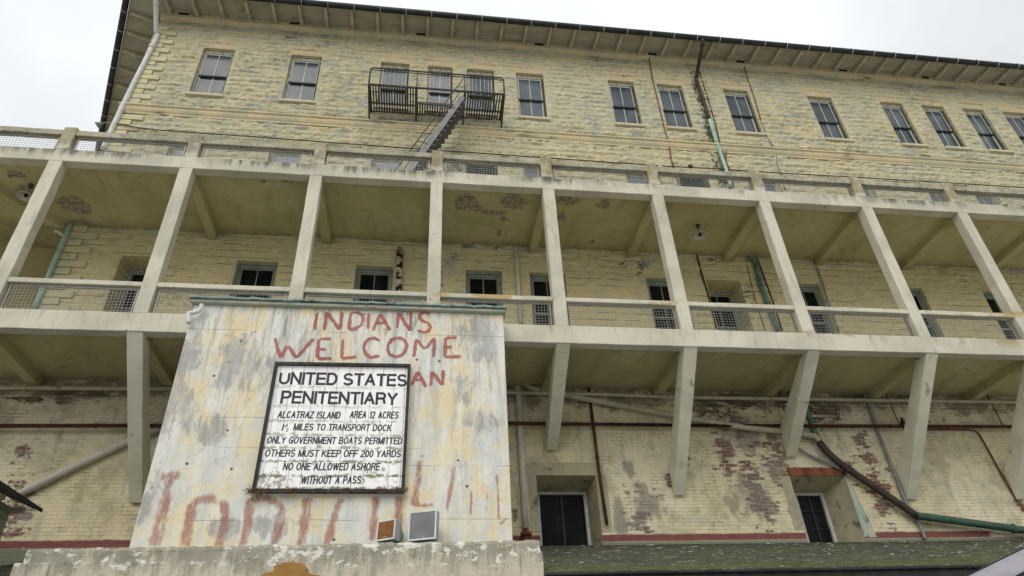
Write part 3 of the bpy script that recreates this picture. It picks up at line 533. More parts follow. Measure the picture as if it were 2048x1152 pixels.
# ---------------------------------------------------------------- barracks
B = thing('barracks_building', 'long cream painted stone barracks with sash windows under wide eaves, rising behind the balcony', 'building')
MID = [(-7.40, -6.40), (-4.63, -3.70), (-1.70, -.78), (1.10, 2.07), (2.85, 3.79), (6.08, 7.02), (7.82, 8.80), (10.33, 11.25), (13.57, 14.54), (16.48, 17.42), (18.2, 19.1), (20.0, 20.9)]
LOW = [(-7.61, -6.60), (-4.81, -3.79), (-1.81, -.83), (1.08, 2.06), (2.82, 3.81), (6.10, 7.05), (7.87, 8.88), (10.35, 11.32), (13.60, 14.57), (16.53, 17.5)]
OPEN = [(a, b, 18.56, 20.83) for a, b in TOP] + [(a, b, 14.15, 16.55) for a, b in MID] + [(a, b, 10.05, 12.35) for a, b in LOW]
YW = 2.6; XC = -9.0; X1 = 26.0

def vnoise(x, z, sx, sz, seed):
    r = np.random.default_rng(seed); g = r.random((256, 256))
    u = x * sx + 40; v = z * sz + 40; i = np.floor(u).astype(int); j = np.floor(v).astype(int); fu = u - i; fv = v - j
    fu = fu * fu * (3 - 2 * fu); fv = fv * fv * (3 - 2 * fv)
    G = lambda a, b: g[a % 256, b % 256]
    return (G(i, j) * (1 - fu) + G(i + 1, j) * fu) * (1 - fv) + (G(i, j + 1) * (1 - fu) + G(i + 1, j + 1) * fu) * fv - .5

def stone_wall():
    def lines(a, b, step, marks):
        u = list(np.arange(a, b, step)); ms = sorted(set([m for m in marks if a < m < b] + [a, b]))
        u = [q for q in u if min(abs(q - m) for m in ms) > step * .45]
        return np.array(sorted(u + ms))
    xs = lines(XC, X1, .042, [q for o in OPEN for q in o[:2]]); zs = lines(8.9, 22.5, .034, [q for o in OPEN for q in o[2:]])
    Xg, Zg = np.meshgrid(xs, zs)
    ch = .222; k = np.floor(Zg / ch).astype(int); fz = Zg / ch - k
    L = .52 + .18 * (np.sin(k * 12.9898) * 43758.5 % 1); xo = Xg + .37 * (k % 2) + .31 * (np.sin(k * 78.233) * 1374.3 % 1)
    kb = np.floor(xo / L).astype(int); fx = xo / L - kb
    ez = np.minimum(fz, 1 - fz) * ch; ex = np.minimum(fx, 1 - fx) * L
    rnd = np.abs(np.sin(k * 91.7 + kb * 47.3) * 5371.13) % 1
    pill = np.clip(ez / .04, 0, 1) ** .6 * np.clip(ex / .05, 0, 1) ** .6
    lump = vnoise(Xg, Zg, 3.6, 8, 1) * .7 + vnoise(Xg, Zg, 8, 16, 2) * .9 + vnoise(Xg, Zg, 16, 28, 3) * .6
    # rough stone faces set in level courses, each block bellying out above its lower bed
    h = pill * (.030 + .026 * (rnd - .3) + .054 * lump + .026 * (.6 - fz) * (rnd > .35)) + .006 * vnoise(Xg, Zg, 5, 11, 7)
    h = h + .012 * vnoise(Xg, Zg, .7, .9, 4)
    amp = np.ones_like(h)
    amp[(Zg > 21.66)] = .10
    lowz = Zg < 13.25; amp[lowz] = .75
    amp[Xg < XC + .68] *= .35
    for a, b, c, d in OPEN:                                        # dressed margins round the openings
        dx = np.maximum(np.maximum(a - Xg, Xg - b), 0); dz = np.maximum(np.maximum(c - Zg, Zg - d), 0)
        dd = np.sqrt(dx ** 2 + dz ** 2); amp = np.minimum(amp, np.clip((dd - .0) / .16, 0, 1))
        lint = (Xg > a - .12) & (Xg < b + .12) & (Zg > d) & (Zg < d + .27); amp[lint] = np.minimum(amp[lint], .12)
    h = np.maximum(h, -.02) * amp
    V = np.stack([Xg, YW - h, Zg], -1).reshape(-1, 3); nx = len(xs); nz = len(zs)
    xm = (xs[:-1] + xs[1:]) / 2; zm = (zs[:-1] + zs[1:]) / 2; XM, ZM = np.meshgrid(xm, zm)
    keep = np.ones_like(XM, bool)
    for a, b, c, d in OPEN: keep &= ~((XM > a) & (XM < b) & (ZM > c) & (ZM < d))
    jj, ii = np.nonzero(keep); q = jj * nx + ii
    F = np.stack([q, q + 1, q + nx + 1, q + nx], -1)
    vs = V.tolist(); fs = F.tolist(); n0 = len(vs)
    for a, b, c, d in OPEN:                                        # reveals
        dep = .55 if (a, b) in ((-7.61, -6.60), (7.87, 8.88)) and d < 13 else (.10 if d > 20 else .14)
        for p in [((a, c), (a, d)), ((a, d), (b, d)), ((b, d), (b, c)), ((b, c), (a, c))]:
            n = len(vs); (p0, p1) = p
            vs += [[p0[0], YW, p0[1]], [p1[0], YW, p1[1]], [p1[0], YW + dep, p1[1]], [p0[0], YW + dep, p0[1]]]; fs.append([n, n + 1, n + 2, n + 3])
    # return wall round the obtuse corner, and its back
    n = len(vs); sx, sy = XC - .43 * 14, YW + .903 * 14
    vs += [[XC, YW, 8.9], [XC, YW, 22.5], [sx, sy, 22.5], [sx, sy, 8.9]]; fs.append([n, n + 1, n + 2, n + 3])
    me = bpy.data.meshes.new('stone_wall'); me.from_pydata(vs, [], fs); me.update()
    me.polygons.foreach_set('use_smooth', [True] * len(q) + [False] * (len(fs) - len(q)))
    me.materials.append(MT['stone']); o = bpy.data.objects.new('stone_wall', me); COL.objects.link(o); o.parent = B
stone_wall()

# quoins at the corner, string course, cornice
for z, zend in ((9.0, 17.3), (17.92, 21.5)):
    qm = MB(); i = 0
    while z < zend:
        qm.box(XC - .012, XC + (.66 if i % 2 else .38) + random.uniform(-.02, .02), YW - .065, YW + .05, z + .012, z + .204)
        z += .222; i += 1
    qm.build('quoin', 'quoin', B, bevel=.010)
MB().profx([(YW + .02, 17.50), (YW - .05, 17.50), (YW - .055, 17.56), (YW - .085, 17.60), (YW - .11, 17.66), (YW - .115, 17.74), (YW - .16, 17.77), (YW - .16, 17.82), (YW - .07, 17.88), (YW + .02, 17.90)], XC - .1, X1).build('string_course', 'trim', B)
MB().profx([(YW + .02, 21.66), (YW - .045, 21.67), (YW - .06, 21.70), (YW - .03, 21.75), (YW + .02, 21.76)], XC - .03, X1).profx([(YW + .02, 22.08), (YW - .05, 22.10), (YW - .06, 22.16), (YW - .09, 22.22), (YW - .09, 22.5), (YW + .02, 22.5)], XC - .03, X1).build('cornice', 'trim', B)
MB().profx([(YW + .02, 15.42), (YW - .05, 15.44), (YW - .05, 15.58), (YW + .02, 15.60)], XC - .03, X1).build('string_course', 'trim', B)

# windows
def window(x0, x1, z0, z1, style, dep=.14):
    y = YW + dep; fm, sm = {'top': ('frame', 'sash'), 'mid': ('frame', 'frame'), 'low': ('greenp', 'greenp'), 'door': ('frame', 'boards'), 'grille': ('greenp', 'dkgreen')}[style]
    gl = {'top': 'glass', 'mid': 'pglass'}.get(style, 'dglass')
    hw = .135 if style in ('top', 'mid') else .13; sw = .055 if style == 'top' else .085
    m = MB().box(x0, x1, y, y + .14, z1 - hw, z1).box(x0, x0 + sw, y, y + .14, z0, z1 - hw).box(x1 - sw, x1, y + .03, y + .14, z0, z1 - hw)
    m.box(x0 + .001, x1 - .001, y + .14, y + .16, z0, z1)
    if style != 'top': m.box(x0 + .03, x1 - .03, y - .05, y, z1 - .06, z1 - .002).box(x0 + .002, x0 + .04, y - .05, y, z0, z1 - .06).box(x1 - .04, x1 - .002, y - .05, y, z0, z1 - .06)
    w = m.build('window', fm, B, bevel=.004)
    MB().box(x1 - sw - .012, x1 - .001, y - .012, y + .029, z0, z1 - hw).build('side_jamb', 'djamb' if style == 'top' else fm, w)  # dark strip: peeling paint with the jamb's shade painted in
    a, b, zm, zt = x0 + sw, x1 - sw, z0 + (z1 - hw - z0) * .5, z1 - hw
    r = .045; xc = (a + b) / 2; mu = .013
    u = MB().box(a, b, y + .03, y + .07, zt - r, zt).box(a, a + r, y + .03, y + .07, zm, zt - r).box(b - r, b, y + .03, y + .07, zm, zt - r)
    u.box(xc - mu, xc + mu, y + .035, y + .065, zm, zt - r); u.build('sash', sm, w)
    MB().box(a, b, y + .022, y + .072, zm - .035, zm + .015).build('meeting_rail', 'dkgreen' if style == 'top' else sm, w)
    l = MB().box(a, b, y + .075, y + .11, z0, z0 + .06).box(a, a + r, y + .075, y + .11, z0 + .06, zm - .036).box(b - r, b, y + .075, y + .11, z0 + .06, zm - .036)
    l.box(xc - mu, xc + mu, y + .08, y + .105, z0 + .06, zm - .036); l.build('sash', sm, w)
    MB().box(a, b, y + .047, y + .053, zm, zt).box(a, b, y + .09, y + .096, z0, zm).build('pane', gl, w)
    MB().box(x0 - .06, x1 + .06, YW - .10, YW + dep - .002, z0 - .10, z0 - .001).build('sill', 'sill', w, bevel=.012)
    if style == 'door':
        k = MB()
        for q in range(7): k.box(a, b, y + .0, y + .028, z0 + q * .145, z0 + q * .145 + .135)
        k.build('shutter', 'boards', w)
    if style == 'grille':
        k = MB(); nx = 12; nz = 26
        for q in range(nx + 1):
            xx = x0 + .03 + (x1 - x0 - .06) * q / nx; k.box(xx - .007, xx + .007, YW - .03, YW - .012, z0, z1 - .1)
        for q in range(nz + 1):
            zq = z0 + (z1 - .1 - z0) * q / nz; k.box(x0 + .03, x1 - .03, YW - .035, YW - .02, zq - .007, zq + .007)
        k.build('grille', 'dkgreen', w)
    return w
for i, (a, b) in enumerate(TOP): window(a, b, 18.56, 20.83, 'top', .10)
for i, (a, b) in enumerate(MID): window(a, b, 14.15, 16.55, 'grille' if i in (3, 6) else 'mid')['label'] = 'window behind the upper railing'
for i, (a, b) in enumerate(LOW): window(a, b, 10.05, 12.35, 'door' if i in (0, 6) else 'low', .55 if i in (0, 6) else .14)
# pale bars in the three windows behind the fire escape
for a, b in TOP[2:5]:
    k = MB()
    nb = 6 if a != TOP[3][0] else 5
    for q in range(1, nb):
        xx = a + .06 + (b - a - .12) * q / nb; k.tube([(xx, YW + .10, 19.62), (xx, YW + .10, 20.68)], .009, 6)
    k.build('window_bar', 'sash', B)

# brick lower wall with two deep splayed window openings
DW = [(2.63, 3.99, 4.9, 6.67, 2.80, 3.84, 6.46), (8.67, 10.07, 4.9, 6.66, 9.13, 9.76, 6.42)]
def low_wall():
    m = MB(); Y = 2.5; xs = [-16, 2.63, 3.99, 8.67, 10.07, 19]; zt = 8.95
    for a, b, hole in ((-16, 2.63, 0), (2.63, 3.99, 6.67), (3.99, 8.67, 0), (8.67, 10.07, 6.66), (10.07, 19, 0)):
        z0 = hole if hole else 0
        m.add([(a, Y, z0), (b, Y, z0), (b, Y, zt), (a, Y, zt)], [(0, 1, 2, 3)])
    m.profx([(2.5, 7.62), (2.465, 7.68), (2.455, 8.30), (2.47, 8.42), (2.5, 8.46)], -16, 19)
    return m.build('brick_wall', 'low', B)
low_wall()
for n, (a, b, z0, z1, ga, gb, gz) in enumerate(DW):
    Y0, Y1 = 2.5, 3.2; m = MB()
    m.add([(a, Y0, z0), (a, Y0, z1), (ga - .07, Y1, gz + .06), (ga - .07, Y1, z0)], [(0, 1, 2, 3)])
    m.add([(a, Y0, z1), (b, Y0, z1), (gb + .07, Y1, gz + .06), (ga - .07, Y1, gz + .06)], [(0, 1, 2, 3)])
    m.add([(b, Y0, z0), (b, Y0, z1), (gb + .07, Y1, gz + .06), (gb + .07, Y1, z0)], [(0, 1, 2, 3)])
    m.add([(a, Y0, z0 + .25), (b, Y0, z0 + .25), (gb, Y1, z0 + .3), (ga, Y1, z0 + .3)], [(0, 1, 2, 3)])
    w = m.build('window', 'reveal', B)
    if n == 1: w['label'] = 'deep window with a rusty lintel plate and copper stained jamb'
    MB().box(ga - .07, ga, Y1, Y1 + .1, z0, gz).box(gb, gb + .07, Y1, Y1 + .1, z0, gz).box(ga - .07, gb + .07, Y1, Y1 + .1, gz, gz + .065).build('sash', 'sash', w)
    k = MB(); xc = (ga + gb) / 2
    k.box(xc - .02, xc + .02, Y1 + .03, Y1 + .06, z0, gz)
    if n == 1: k.box(ga, gb, Y1 + .032, Y1 + .058, 6.04, 6.055).box(ga, gb, Y1 + .032, Y1 + .058, 5.62, 5.635)
    k.build('glazing_bar', 'awnd', w)
    MB().box(ga, gb, Y1 + .065, Y1 + .07, z0, gz).build('pane', 'dglass', w)
    if n == 0:
        MB().box(a - .22, b + .2, 2.492, 2.52, z1, z1 + .30).box(a - .2, a - .002, 2.492, 2.52, 5.42, z1).box(b + .002, b + .24, 2.492, 2.52, 5.42, z1).build('surround', 'reveal', w)
    else:
        MB().box(a - .03, b + .02, 2.47, 2.52, z1 + .0, z1 + .20).build('lintel', 'ochrel', w, bevel=.008)
        MB().add([(b, 2.494, 5.25), (b + .30, 2.494, 5.25), (b + .06, 2.494, z1 + .06), (b - .01, 2.494, z1)], [(0, 1, 2, 3)]).build('surround', 'jamb', w)
        MB().box(a - .24, a - .002, 2.492, 2.52, 5.42, z1).build('surround', 'reveal', w)

# eaves
GZ = 22.18; GY = 1.60
def sidept(t, off, z): return (XC - .43 * t - .903 * off, YW + .903 * t - .43 * off, z)
MB().add([(XC, YW + .02, 22.46), (X1, YW + .02, 22.46), (X1, GY, GZ + .10), (-9.62, GY, GZ + .10)], [(0, 1, 2, 3)]).add([(XC, YW + .02, 22.46), (-9.62, GY, GZ + .10), sidept(14, 1, GZ + .10), sidept(14, 0, 22.46)], [(0, 1, 2, 3)]).build('soffit', 'eave', B)
MB().add([(-9.62, GY - .02, GZ + .13), (X1, GY - .02, GZ + .13), (X1, 9, 25), (-7, 9, 25)], [(0, 1, 2, 3)]).add([(-9.62, GY - .02, GZ + .13), (-7, 9, 25), sidept(14, 1, GZ + .13)], [(0, 1, 2)]).build('roof', 'roof', B)
def rafter(p, q):
    p = Vector(p); q = Vector(q); d = q - p; n = d.normalized(); s = Vector((-n.y, n.x, 0)).normalized() * .045
    prof = [(0, 0), (1, 0), (1, -.05), (.93, -.085), (.80, -.10), (.62, -.125), (.5, -.15), (0, -.16)]
    vs = []
    for sg in (-1, 1):
        for t, h in prof: vs.append(p + d * t + s * sg + Vector((0, 0, h)))
    k = len(prof)
    MB().add(vs, [tuple(range(k)), tuple(range(2 * k - 1, k - 1, -1))] + [(i, i + k, (i + 1) % k + k, (i + 1) % k) for i in range(k)]).build('rafter', 'rafter', B)
x = -8.72
RX = []
while x < X1 - .3:
    RX.append(x); rafter((x, YW - .03, 22.44), (x, GY + .06, GZ + .085)); x += .8495
for t in (.35, 1.2, 2.05, 2.9, 3.75, 4.6, 5.45, 6.3, 7.15): rafter(sidept(t, .0, 22.44), sidept(t, .92, GZ + .09))
gut = MB().tube([(-9.70, GY - .06, GZ), (X1, GY - .06, GZ)], .10, 12).build('gutter', 'gutter', B, smooth=True)
MB().tube([(-9.70, GY - .06, GZ), sidept(14, 1.07, GZ)], .10, 12).build('gutter', 'gutter', B, smooth=True)
for x in RX:
    k = MB(); x += .12
    pts = [(x, GY - .06 + .108 * math.cos(a), GZ + .108 * math.sin(a)) for a in [math.radians(v) for v in range(60, 310, 20)]]
    k.tube(pts, .012, 4); k.build('gutter_strap', 'strap', B)
for t in (.3, 1.15, 2.0, 2.85, 3.7, 4.55, 5.4):
    c = Vector(sidept(t, 1.07, GZ)); n = Vector((-.903, -.43, 0))
    MB().tube([c + n * .108 * math.cos(a) + Vector((0, 0, .108 * math.sin(a))) for a in [math.radians(v) for v in range(120, -130, -20)]], .012, 4).build('gutter_strap', 'strap', B)
for x in (-8.33, -4.74, -.46, 3.74, 7.95, 11.35, 15.49, 18.93, 22.25): MB().box(x - .16, x + .16, YW - .10, YW + .01, 22.33, 22.43).build('vent', 'black', B)

# ---------------------------------------------------------------- concrete balcony
A = thing('balcony', 'two storey pale concrete balcony with slanting struts running along the whole facade', 'balcony')
CX = [-11.2, -8.345, -5.55, -2.64, .20, 2.95, 5.76, 8.62, 11.49, 14.28, 17.1]; HW = .145
LX0, LX1 = -14.0, 20.0
for x in CX:
    worn(MB().box(x - HW, x + HW, 0, .26, 9.075, 13.03).build('column', 'conc', A, bevel=.014), 0.006)
    worn(MB().box(x - HW, x + HW, .0, .24, 13.385, 14.13).build('post', 'conc', A, bevel=.03), 0.01)
for z0, z1 in ((8.65, 9.08), (13.03, 13.39)):
    worn(MB().box(LX0, LX1, 0, .24, z0, z1).build('edge_beam', 'conc', A, bevel=.012), 0.007)
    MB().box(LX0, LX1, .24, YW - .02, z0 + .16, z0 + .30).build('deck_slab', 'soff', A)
MB().add([(-14, YW - .02, 13.19), (XC - .02, YW - .02, 13.19), (XC - .6, 3.6, 13.19), (-14, 3.6, 13.19), (-14, YW - .02, 13.33), (XC - .02, YW - .02, 13.33), (XC - .6, 3.6, 13.33), (-14, 3.6, 13.33)],
         [(0, 1, 2, 3), (7, 6, 5, 4), (0, 4, 5, 1), (1, 5, 6, 2), (2, 6, 7, 3), (3, 7, 4, 0)]).build('deck_slab', 'soff', A)
for x in CX[1:]:
    for z, t in ((13.19, 13.02), (8.81, 8.64)):
        if x < -8 and z > 9: continue
        m = MB(); h = .115
        pr = [(.2, z + .02), (YW - .02, z + .02), (YW - .02, t - .04), (YW - .55, t - .02), (.7, t + .0), (.2, t - .10)]
        m.add([(x - h, y, zz) for y, zz in pr] + [(x + h, y, zz) for y, zz in pr], [tuple(range(6)), tuple(range(11, 5, -1))] + [(i, i + 6, (i + 1) % 6 + 6, (i + 1) % 6) for i in range(6)])
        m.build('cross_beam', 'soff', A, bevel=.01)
MB().beam((-10.9, .2, 13.10), (XC - .1, YW + .05, 13.10), .24, .22).build('cross_beam', 'soff', A)
MB().box(-14, XC - .4, 3.55, 3.75, 9.0, 13.19).build('wing_wall', 'farw', A)
for i in (2, 5, 6, 7, 8, 9):
    f = Vector(D['feet'][i]); x = CX[i]; t = Vector((x, .16, 8.66)); d = (f - t)
    worn(MB().add([(x - .15, .02, 8.66), (x + .15, .02, 8.66), (x + .15, .42, 8.66), (x - .15, .42, 8.66),
              (f.x - .13, 2.42, f.z - .02), (f.x + .13, 2.42, f.z - .02), (f.x + .13, 2.46, f.z + .62), (f.x - .13, 2.46, f.z + .62)],
             [(0, 1, 2, 3), (7, 6, 5, 4), (0, 4, 5, 1), (1, 5, 6, 2), (2, 6, 7, 3), (3, 7, 4, 0)]).build('strut', 'strut', A, bevel=.014), 0.008)
def mesh_panel(x0, x1, z0, z1):
    y = .10; f = MB(); r = .014
    f.box(x0, x1, y - r, y + r, z1 - 2 * r, z1).box(x0, x0 + 2 * r, y - r, y + r, z0, z1 - 2 * r).box(x1 - 2 * r, x1, y - r, y + r, z0, z1 - 2 * r)
    f = f.build('mesh_panel', 'galv', A)
    m = MB(); n = int((x1 - x0) / .068); k = int((z1 - z0) / .066); t = .0030
    for q in range(1, n):
        xx = x0 + (x1 - x0) * q / n; m.box(xx - t, xx + t, y - .004, y, z0, z1 - 2 * r)
    for q in range(0, k):
        zz = z0 + (z1 - z0) * (q + .35) / k; m.box(x0 + 2 * r, x1 - 2 * r, y + .0005, y + .0045, zz - t, zz + t)
    m.build('wire_mesh', 'galv', f)
for i in range(len(CX) - 1):
    a, b = CX[i] + HW, CX[i + 1] - HW
    for zt in (9.83, 14.05):
        zb = zt - (.11 if zt < 10 else .17)
        worn(MB().box(a - .004, b + .004, .02, .20, zb, zt - (.0 if zt < 10 else .01)).build('handrail', 'conc', A, bevel=.012), 0.006)
        mesh_panel(a + .05, b - .05, (9.08 if zt < 10 else 13.39), zb - .025)

# ---------------------------------------------------------------- sign wall
S = thing('concrete_block', 'patchy cream and grey concrete block with faded red painted lettering, in front of the balcony', 'wall')
BY = -.6
MB().box(-4.355, 1.605, BY, 2.45, 0, 8.93).build('wall', 'swall', S, bevel=.015)
MB().box(-4.40, 1.64, BY - .10, 2.4, 8.93, 8.99).build('roof_fascia', 'capl', S, bevel=.006)
m = MB(); N = 60
for q in range(N):                                                # thin uneven flashing on top
    a = -4.43 + 6.09 * q / N; b = -4.43 + 6.09 * (q + 1) / N; h = random.uniform(-.008, .008)
    m.box(a, b + .003 * (q % 2), BY - .15 + random.uniform(-.008, .008), 2.4, 9.0 + h, 9.035 + h * 1.5)
m.build('roof_flashing', 'cap', S)
def stroke(m, pts, hw, y, taper=.75):
    P = [Vector((a, b)) for a, b in pts]; Q = []
    for i in range(len(P) - 1):
        k = max(2, int((P[i + 1] - P[i]).length / .03)); Q += [P[i].lerp(P[i + 1], t / k) for t in range(k)]
    Q.append(P[-1]); L = []; R_ = []; ph = random.uniform(0, 6)
    for i, p in enumerate(Q):
        d = (Q[min(i + 2, len(Q) - 1)] - Q[max(i - 2, 0)]).normalized(); n = Vector((-d.y, d.x))
        e = min(i, len(Q) - 1 - i); w_ = hw * (taper if e == 0 else 1) * (1 + .10 * math.sin(i * .55 + ph) + .05 * math.sin(i * 1.3 + 2 * ph))
        L.append(p + n * w_); R_.append(p - n * w_)
    n = len(Q); vs = []; cov = []
    for i in range(n):
        e = min(i, n - 1 - i) * .03
        for k, cv in enumerate((0, .75, 1, .75, 0)):
            p = L[i].lerp(R_[i], k / 4); vs.append((p.x, y, p.y)); cov.append(cv * min(1, .25 + e / .05))
    m.cov = getattr(m, 'cov', []) + cov
    m.add(vs, [(5 * i + k, 5 * i + 5 + k, 5 * i + 6 + k, 5 * i + 1 + k) for i in range(n - 1) for k in range(4)])
lay = [0]
def paint(name, strokes, mat, hw=None):
    m = MB()
    for s_ in strokes:
        lay[0] = (lay[0] + 1) % 9
        p, h = (s_, hw) if hw else (s_[0], s_[1] * 1.65)
        stroke(m, p, h, BY - .004 - .0006 * lay[0])
    o = m.build(name, mat, S); at = o.data.attributes.new('coverage', 'FLOAT', 'POINT'); at.data.foreach_set('value', m.cov); return o
def letters(strokes, counts, names, mat, hw, word):
    i = 0
    for n, ch in zip(counts, names):
        paint('painted_letter', strokes[i:i + n], mat, hw)['label'] = 'red brushed letter %s of the word %s' % (ch, word); i += n
letters(D['indians'], (1, 3, 2, 1, 3, 3, 1), 'INDIANS', 'gr1', .041, 'INDIANS')
letters(D['welcome'], (4, 4, 2, 1, 1, 4, 4), 'WELCOME', 'gr1', .041, 'WELCOME')
letters(D['an'], (3, 3), 'AN', 'gr1', .041, 'AN beside the sign')
IL = D['indianland']; i = 0
for n, ch, mt in ((2, 'I', 'gr2'), (2, 'N', 'gr2'), (2, 'D', 'gr2'), (1, 'I', 'gr2'), (1, 'A', 'gr2'), (3, 'N', 'gr2'), (2, 'L', 'gr2'), (1, 'A', 'gr3'), (1, 'N', 'gr3'), (3, 'D', 'gr3')):
    paint('painted_letter', IL[i:i + n], mt)['label'] = 'large faded red letter %s along the foot of the block' % ch; i += n

# ---------------------------------------------------------------- prison sign board
(sx0, sz0), (sx1, sz1), (sx2, sz2), (sx3, sz3) = D['sign']
G = thing('sign_board', 'large white plank sign with black frame and black lettering UNITED STATES PENITENTIARY', 'sign', (-1.43, -.68, 5.28))
def quadbar(m, p, q, w, y0, y1):
    m.beam((p[0], (y0 + y1) / 2, p[1]), (q[0], (y0 + y1) / 2, q[1]), y1 - y0, w)
c4 = [(-2.655, 7.675), (-.20, 7.69), (-.205, 5.275), (-2.665, 5.285)]
m = MB(); m.prism([(a, b) for a, b in c4][::-1], -.665, -.60); m.build('board', 'board', G)
m = MB(); w_ = .055
m.prism([c4[0], c4[1], (c4[1][0] - w_, c4[1][1] - w_), (c4[0][0] + w_, c4[0][1] - w_)], -.72, -.61)
m.prism([c4[1], c4[2], (c4[2][0] - w_, c4[2][1] + w_), (c4[1][0] - w_, c4[1][1] - w_)], -.72, -.61)
m.prism([c4[2], c4[3], (c4[3][0] + w_, c4[3][1] + w_), (c4[2][0] - w_, c4[2][1] + w_)], -.72, -.61)
m.prism([c4[3], c4[0], (c4[0][0] + w_, c4[0][1] - w_), (c4[3][0] + w_, c4[3][1] + w_)], -.72, -.61)
m.build('frame', 'signframe', G)
def arc(cx, cy, rx, ry, a0, a1, n=12): return [(cx + rx * math.cos(math.radians(a0 + (a1 - a0) * i / n)), cy + ry * math.sin(math.radians(a0 + (a1 - a0) * i / n))) for i in range(n + 1)]
# capitals as centre lines in a unit box (width factor, strokes)
GL = {
 'A': (1.02, [[(0, 0), (.5, 1)], [(.5, 1), (1, 0)], [(.19, .34), (.81, .34)]]),
 'B': (.95, [[(0, 0), (0, 1)], [(0, 1), (.6, 1)] + arc(.6, .76, .33, .24, 90, -90) + [(0, .52)], [(0, .52), (.65, .52)] + arc(.65, .26, .35, .26, 90, -90) + [(0, 0)]]),
 'C': (1.0, [arc(.5, .5, .5, .5, 38, 322, 26)]),
 'D': (1.0, [[(0, 0), (0, 1)], [(0, 1), (.48, 1)] + arc(.48, .5, .52, .5, 90, -90, 18) + [(0, 0)]]),
 'E': (.86, [[(0, 0), (0, 1)], [(0, 1), (1, 1)], [(0, .52), (.92, .52)], [(0, 0), (1, 0)]]),
 'F': (.82, [[(0, 0), (0, 1)], [(0, 1), (1, 1)], [(0, .5), (.88, .5)]]),
 'G': (1.06, [arc(.5, .5, .5, .5, 38, 335, 26), [(.98, .28), (.98, .48)], [(.98, .46), (.56, .46)], [(.98, 0), (.98, .3)]]),
 'H': (.98, [[(0, 0), (0, 1)], [(1, 0), (1, 1)], [(0, .52), (1, .52)]]),
 'I': (.0, [[(0, 0), (0, 1)]]),
 'K': (.98, [[(0, 0), (0, 1)], [(0, .36), (.93, 1)], [(.34, .60), (1, 0)]]),
 'L': (.80, [[(0, 0), (0, 1)], [(0, 0), (1, 0)]]),
 'M': (1.18, [[(0, 0), (0, 1)], [(0, 1), (.5, 0)], [(.5, 0), (1, 1)], [(1, 1), (1, 0)]]),
 'N': (.98, [[(0, 0), (0, 1)], [(0, 1), (1, 0)], [(1, 0), (1, 1)]]),
 'O': (1.08, [arc(.5, .5, .5, .5, 90, 450, 30)]),
 'P': (.92, [[(0, 0), (0, 1)], [(0, 1), (.62, 1)] + arc(.62, .73, .38, .27, 90, -90) + [(0, .46)]]),
 'R': (.98, [[(0, 0), (0, 1)], [(0, 1), (.60, 1)] + arc(.60, .75, .36, .25, 90, -90) + [(0, .50)], [(.58, .50), (.80, .44), (.90, .30), (.92, .12), (1, 0)]]),
 'S': (.94, [arc(.5, .75, .46, .25, 22, 270, 16)[:-1] + arc(.5, .25, .5, .25, 90, -158, 16)]),
 'T': (.90, [[(0, 1), (1, 1)], [(.5, 1), (.5, 0)]]),
 'U': (.98, [[(0, 1), (0, .36)] + arc(.5, .36, .5, .36, 180, 360, 16) + [(1, 1)]]),
 'V': (.98, [[(0, 1), (.5, 0)], [(.5, 0), (1, 1)]]),
 'W': (1.5, [[(0, 1), (.25, 0)], [(.25, 0), (.5, 1)], [(.5, 1), (.75, 0)], [(.75, 0), (1, 1)]]),
 'Y': (.98, [[(0, 1), (.5, .42)], [(1, 1), (.5, .42)], [(.5, .42), (.5, 0)]]),
 'Z': (.90, [[(0, 1), (1, 1)], [(1, 1), (0, 0)], [(0, 0), (1, 0)]]),
 '0': (.80, [arc(.5, .5, .5, .5, 90, 450, 26)]),
 '1': (.34, [[(1, 0), (1, 1)], [(1, .98), (.55, .80), (0, .74)]]),
 '2': (.80, [arc(.5, .70, .48, .30, 160, -25, 14) + [(.45, .32), (.05, .05)], [(0, 0), (1, 0)]]),
}
